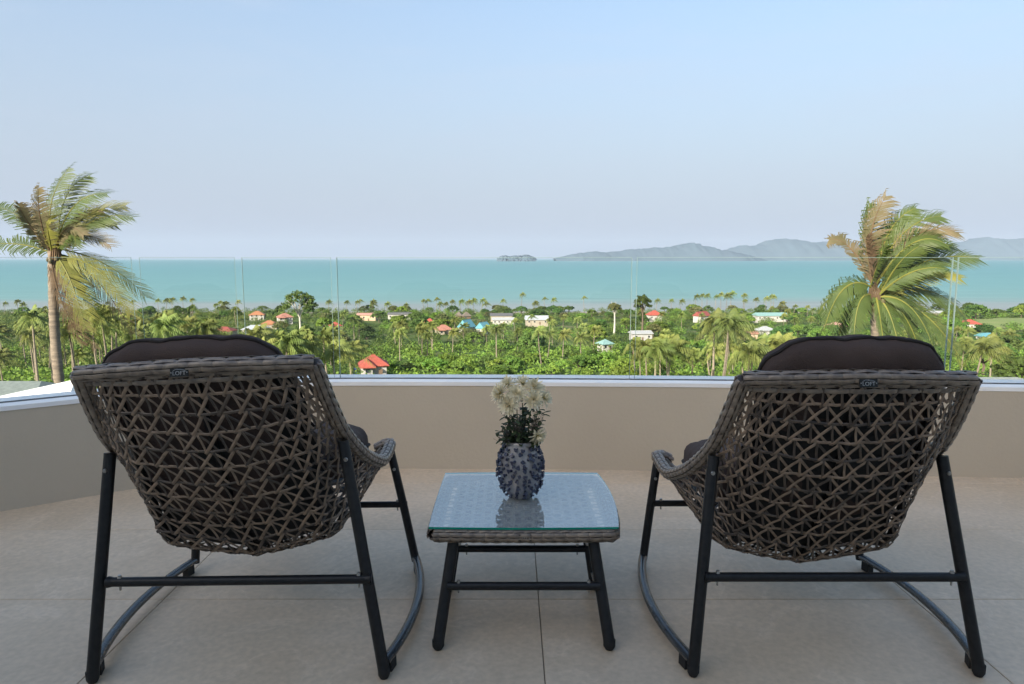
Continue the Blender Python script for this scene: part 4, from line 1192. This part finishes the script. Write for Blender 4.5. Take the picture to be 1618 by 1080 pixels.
# the beach row
for px, y, h in ((608, 672, 9), (640, 668, 8), (668, 680, 12), (676, 682, 12), (690, 684, 13.5), (694, 676, 9), (703, 674, 9), (714, 684, 11), (726, 682, 11), (738, 680, 10.5), (748, 682, 12), (760, 684, 12), (768, 676, 9), (795, 684, 12), (823, 684, 18), (846, 678, 9.5), (862, 684, 14), (874, 682, 13), (925, 686, 15), (560, 670, 11), (568, 676, 12), (585, 674, 11), (517, 676, 11), (545, 668, 11), (586, 680, 9),
                 (1038, 684, 12), (1063, 684, 12), (1077, 684, 11.5), (1100, 686, 16), (1112, 684, 17), (1120, 680, 17), (1132, 684, 16), (1142, 686, 18), (1150, 682, 17), (1156, 684, 19), (1178, 686, 17), (1180, 680, 12), (1198, 686, 13), (1212, 684, 14), (1220, 684, 16), (1226, 680, 16), (1240, 684, 9), (285, 684, 14), (300, 680, 13), (342, 684, 10), (352, 680, 9), (372, 676, 11), (245, 686, 12), (258, 684, 12), (268, 682, 13)):
    palm_at(y * (px - 809) / 1087., y, h, 'coconut palm in the row along the beach', 'palms along the beach', rng.uniform(1.15, 1.75))
scatter_trees(42, 520, 1010, 160, 245, .62, .95, (1, 1, 0), 'bushy tree in the thicket near the red hipped roof', 'bushy trees near the red roof', 5.0, hs=.6)
scatter_trees(14, 1000, 1330, 95, 190, .5, .8, (1, 0), 'bushy tree under the windswept palms', 'bushy trees under the windswept palms', 5, hs=.6)
scatter_trees(10, 410, 540, 190, 330, .7, 1.0, (0, 1), 'leafy tree behind the palm clump at the curved parapet', 'leafy trees behind the palm clump', 5)
scatter_trees(40, -20, 420, 230, 650, .8, 1.2, (0, 0, 1, 2), 'leafy tree between the palms of the coconut grove', 'leafy trees in the coconut grove', 6.5)
scatter_trees(76, 420, 1010, 245, 655, .8, 1.3, (0, 0, 0, 1, 2), 'leafy tree on the flat land round the blue roofs', 'leafy trees round the blue roofs', 6)
scatter_trees(70, 1010, 1480, 195, 660, .8, 1.35, (0, 0, 0, 1, 2), 'leafy tree on the flat land round the red-roofed houses', 'leafy trees round the red-roofed houses', 6)
scatter_trees(30, 1480, 1645, 110, 660, .8, 1.5, (0, 0, 0, 1), 'rounded tree beyond the end of the straight parapet', 'rounded trees at the far end', 6)
scatter_trees(30, 200, 1250, 645, 690, .6, 1.1, (0, 0, 2), 'sea-almond tree by the beach', 'trees by the beach', 6)

# undergrowth that covers the ground between the trees
def undergrowth(name, mat, seed, n, px0, px1, y0, y1, hmin, hmax, label, per=34, lift=0., lf=1.):
    r_ = np.random.default_rng(seed); Q = []
    y = np.sqrt(r_.uniform(y0 * y0, y1 * y1, n)); x = y * (r_.uniform(px0, px1, n) - 809) / 1087.
    for i in range(n):
        if blocked(x[i], y[i], 1.8, ground(x[i], y[i]) + 2.5): continue
        z = ground(x[i], y[i]) + lift; s = r_.uniform(hmin, hmax)
        dd = nrm(r_.normal(0, 1, (per, 3))); dd[:, 2] = np.abs(dd[:, 2])
        pos = np.array([x[i], y[i], z]) + dd * np.array([s * .95, s * .95, s]) * (r_.random((per, 1)) ** .3)
        nn = nrm(dd + r_.normal(0, .5, (per, 3)))
        a = nrm(np.cross(nn, r_.normal(0, 1, (per, 3)))); b = np.cross(nn, a)
        q = lf * (.22 + .12 * s) * r_.uniform(.6, 1.2, (per, 1))
        Q.append(np.stack([pos - a * q, pos - b * q * .6, pos + a * q, pos + b * q * .6], axis=1))
    o = link(name, quads_mesh(name, np.concatenate(Q), mat)); tag(o, label, 'shrubs', kind='stuff')
undergrowth('undergrowth', M_bright, 5, 3000, -60, 1690, 80, 340, 1.3, 3.4, 'bright green undergrowth covering the near hillside')
undergrowth('orchard_scrub', M_broad, 6, 3400, -60, 1690, 240, 668, 1.2, 3.0, 'dark green scrub covering the coastal plain')

undergrowth('distant_woodland', M_broad, 8, 520, -60, 1690, 260, 680, 3.2, 5.6, 'continuous dark green woodland filling the coastal plain', per=190, lift=1.2, lf=.62)
undergrowth('coastal_thicket', M_broad, 12, 300, -60, 1690, 630, 692, 2.4, 5.0, 'dark tree belt along the beach', per=170, lift=1.0, lf=.6)
undergrowth('grove_canopy', M_palmleaf, 9, 420, -60, 440, 125, 640, 2.6, 4.8, 'yellow-green canopy filling the coconut grove', per=120, lift=1.5, lf=.7)
undergrowth('sunny_thicket', M_bright, 10, 300, 420, 1690, 170, 660, 2.6, 4.6, 'bright green thicket between the village trees', per=150, lift=.8, lf=.62)

# ------------------------------------------------------------------ the two windblown palms standing close by
M_hgreen = material('frond_green', (.10, .135, .035), (.065, .10, .025), rough=.5, scale=1.5, trans=.28, spec=.35)
M_hyellow = material('frond_yellow', (.27, .255, .055), (.17, .18, .042), rough=.55, scale=1.5, trans=.3, spec=.3)
M_hbrown = material('frond_dry', (.20, .135, .08), (.12, .08, .048), rough=.8, scale=2, trans=.2, spec=.15)
M_hpale = material('frond_tan', (.21, .17, .10), (.125, .115, .055), rough=.7, scale=2, trans=.25, spec=.2)
M_htrunk = material('ringed_palm_bark', (.26, .205, .155), (.15, .12, .092), rough=.92, scale=3.0, stretch=(1, 1, 5), bump=.6, bscale=9)
M_coco = material('coconut_husk', (.11, .11, .035), (.08, .06, .03), rough=.6, scale=5)
HM = {'g': M_hgreen, 'y': M_hyellow, 'b': M_hbrown, 't': M_hpale}
def hero_frond(parent, p0, p1, p2, mat, seed, leaf=.62, wind=.55, droop=.5, nl=58, width=.036):
    r_ = random.Random(seed); P0, P1, P2 = Vector(p0), Vector(p1), Vector(p2)
    n = nl + 8
    pts = [P0 * (1 - t) ** 2 + P1 * 2 * t * (1 - t) + P2 * t * t for t in np.linspace(0, 1, n)]
    m = MB().tube(pts[::4] + [pts[-1]], [.034 * (1 - .88 * q) for q in np.linspace(0, 1, len(pts[::4]) + 1)], 5, mi=1)
    tot = sum((b - a).length for a, b in zip(pts, pts[1:]))
    roll = r_.uniform(-.5, .5)
    for k in range(7, n - 1):
        q = k / (n - 1)
        T = (pts[min(k + 1, n - 1)] - pts[k - 1]).normalized()
        up = Vector((.15, -.75, .65)); sd = T.cross(up)
        if sd.length < .1: sd = T.cross(Vector((0, 1, 0)))
        sd.normalize(); un = sd.cross(T)
        ll = leaf * tot * .34 * (math.sin(math.pi * (.10 + .82 * q)) ** .6)
        for sg in (-1, 1):
            if r_.random() < .09: continue
            L = ll * r_.uniform(.6, 1.2)
            d = (sd * sg * (.72 + .1 * r_.random()) + un * (.18 * roll * sg) + T * (.55 + .35 * q)).normalized()
            g1 = Vector((wind * .55, .08 * r_.uniform(-1, 1), -droop * .55)); g2 = Vector((wind * 1.1, .1 * r_.uniform(-1, 1), -droop * 1.15))
            a = pts[k]; b = a + d * L * .38 + g1 * L * .14; c = b + (d * .62 + g1 * .55).normalized() * L * .34; e = c + (d * .40 + g2 * .75).normalized() * L * .32
            wv = T * width * .5
            m.add([a - wv, a + wv, b + wv * 1.15, b - wv * 1.15, c + wv * .9, c - wv * .9, e + wv * .1, e - wv * .1], [(0, 1, 2, 3), (3, 2, 4, 5), (5, 4, 6, 7)])
    return m.mesh('frond', [HM[mat], M_hyellow if mat in 'gy' else M_hbrown], fix=False)
def hero_palm(label, x, y, z, sc_, O, fronds, trunkpts, r0, r1, wind):
    gz = ground(x, y)
    o = empty('windblown_palm', (x, y, gz), 0, label, 'palm tree')
    top = Vector((0, 0, z - gz))
    tp = [Vector(p) for p in trunkpts]
    pts = catmull(tp, 10); rr = random.Random(int(x * 10))
    m = MB()
    rad = []
    fine = []
    for i in range(len(pts) - 1):
        for q in (0, .5):
            fine.append(pts[i].lerp(pts[i + 1], q))
    fine.append(pts[-1])
    for i in range(len(fine)):
        q = i / (len(fine) - 1); rad.append((r0 + (r1 - r0) * q) * (1.05 if i % 2 else .95) * rr.uniform(.985, 1.015))
    m.tube(fine, rad, 14).build('trunk', M_htrunk, o, smooth='all')
    for k, f in enumerate(fronds):
        (tx, ty), (cx, cy), mt = f[0], f[1], f[2]
        r_ = random.Random(900 + k + int(x))
        dy = f[3] if len(f) > 3 else r_.uniform(-1.0, 1.0)
        ox, oz = r_.uniform(-.12, .12), r_.uniform(-.25, .15)
        p0 = top + Vector((ox, r_.uniform(-.1, .1), oz))
        p1 = top + Vector(((cx - O[0]) / sc_, dy * .55, (O[1] - cy) / sc_))
        p2 = top + Vector(((tx - O[0]) / sc_, dy, (O[1] - ty) / sc_))
        hd = mt == 'b' and ty > O[1]
        link('frond', hero_frond(o, p0, p1, p2, mt, 900 + k, leaf=(f[4] if len(f) > 4 else .8) * .88, wind=wind, droop=.9 if ty > O[1] else .35), o)
    for k in range(7):
        a = 6.28 * k / 7
        MB().lathe([(.005, -.10), (.05, -.07), (.07, 0), (.05, .07), (.005, .10)], 9).build('coconut', M_coco, o, loc=top + Vector((.24 * math.cos(a), .24 * math.sin(a), -.30 + .06 * math.sin(k * 2.3))), rot=(rr.uniform(-.4, .4), rr.uniform(-.4, .4), 0))
    m = MB()
    for k in range(16):         # fibrous leaf bases round the crown shaft
        a = 6.28 * k / 16; r_ = rr.uniform(.9, 1.2)
        m.tube([(r1 * .8 * math.cos(a), r1 * .8 * math.sin(a), top.z - .55 * r_), (r1 * 1.08 * math.cos(a) * r_, r1 * 1.08 * math.sin(a) * r_, top.z - .25), (r1 * 1.0 * math.cos(a + .3), r1 * 1.0 * math.sin(a + .3), top.z + .15)], [.02, .035, .02], 5)
    m.build('leaf_base', M_hbrown, o, smooth=True)
s1 = 1079 / 26.0
lp = [((122, 266), (72, 318), 'g'), ((140, 276), (92, 292), 'g', .6), ((192, 308), (128, 300), 'g', -.5), ((196, 322), (130, 322), 'y', .5), ((218, 342), (150, 325), 'g'), ((200, 388), (150, 350), 't', -.8), ((170, 372), (130, 338), 't', -1.2), ((158, 388), (150, 338), 'g', -1.3),
      ((150, 330), (110, 318), 't', .9), ((-14, 322), (48, 338), 'g', .6), ((-24, 388), (45, 372), 'g', -.4), ((62, 322), (58, 352), 't', -.7), ((48, 330), (66, 350), 't', .8), ((128, 352), (100, 335), 'y', -1.4), ((100, 300), (80, 340), 't', -.9), ((168, 352), (120, 330), 'y', 1.0),
      ((218, 492), (172, 398), 'y', -.6), ((196, 528), (150, 415), 't', .4), ((156, 512), (128, 420), 'y', -1.0, .95), ((150, 548), (92, 462), 'b', -.2, .55), ((138, 540), (88, 455), 'b', -.5, .6), ((132, 505), (104, 425), 'g', .9), ((112, 470), (100, 420), 'b', .8), ((212, 470), (165, 400), 'y', .9)]
hero_palm('windblown coconut palm with yellowing and dead brown fronds over the white roof', -17.25, 26.0, 1.35, s1, (92, 395), lp,
          [(-.25, 0, -.3), (-.20, 0, 4.0), (-.27, 0, 8.2), (-.10, 0, 1.35 - ground(-17.25, 26) + .05)], .21, .155, .9)
s2 = 1079 / 20.0
rp = [((1400, 312), (1360, 372), 't'), ((1382, 322), (1366, 390), 'g', .5), ((1456, 330), (1392, 352), 'g', .5), ((1470, 345), (1400, 350), 'g', -.3), ((1486, 372), (1420, 340), 't', -.7), ((1462, 392), (1420, 350), 'g', -1.0), ((1440, 352), (1390, 370), 'g', .9), ((1522, 392), (1450, 372), 'g', .4), ((1530, 410), (1450, 392), 'g', -.4), ((1500, 388), (1440, 392), 'g', .9),
      ((1318, 380), (1350, 372), 't', .4), ((1352, 378), (1362, 400), 'b', -.5), ((1375, 392), (1372, 420), 'g', -.8), ((1420, 392), (1400, 410), 'g', -.9), ((1455, 425), (1420, 415), 'g', -1.1), ((1498, 440), (1440, 412), 'y', -.6), ((1300, 522), (1326, 418), 'g', -.3, .9), ((1312, 500), (1340, 430), 'g', .6), ((1352, 548), (1352, 470), 'g', .8), ((1546, 505), (1480, 430), 'g', .4), ((1530, 492), (1470, 432), 'y', .9),
      ((1512, 575), (1462, 460), 'y', -.5), ((1496, 556), (1440, 460), 'g', -.8, .95), ((1446, 562), (1424, 470), 'g', -.6, .9), ((1432, 552), (1410, 480), 'g', .7), ((1470, 580), (1440, 480), 't', .3), ((1412, 540), (1396, 480), 'b', .4), ((1380, 552), (1378, 480), 'g', -.9), ((1335, 545), (1340, 450), 'g', -.8), ((1404, 566), (1396, 480), 'g', -1.0), ((1455, 548), (1430, 455), 'g', -.9), ((1468, 520), (1440, 440), 'g', .5)]
hero_palm('windblown coconut palm with drooping green fronds behind the straight parapet', 10.62, 20.0, .10, s2, (1385, 464), rp,
          [(.35, 0, -.3), (.30, 0, 3.0), (.22, 0, 6.6), (.0, 0, .10 - ground(10.62, 20) + .05)], .19, .145, .75)

# ------------------------------------------------------------------ sea haze
hz = MB().box((0, 13500, 320), (110000, 27400, 764))
me = hz.mesh('haze', [])
hm = bpy.data.materials.new('sea_haze'); hm.use_nodes = True
hn = hm.node_tree.nodes; hn.remove(hn['Principled BSDF'])
pv = hn.new('ShaderNodeVolumePrincipled'); pv.inputs['Color'].default_value = (.56, .63, .74, 1); pv.inputs['Density'].default_value = 2.9e-5; pv.inputs['Anisotropy'].default_value = 0.0
hm.node_tree.links.new(pv.outputs['Volume'], hn['Material Output'].inputs['Volume'])
me.materials.append(hm)
tag(link('haze', me), 'thin pale sea haze in the air', kind='stuff')
sc.cycles.volume_bounces = 1
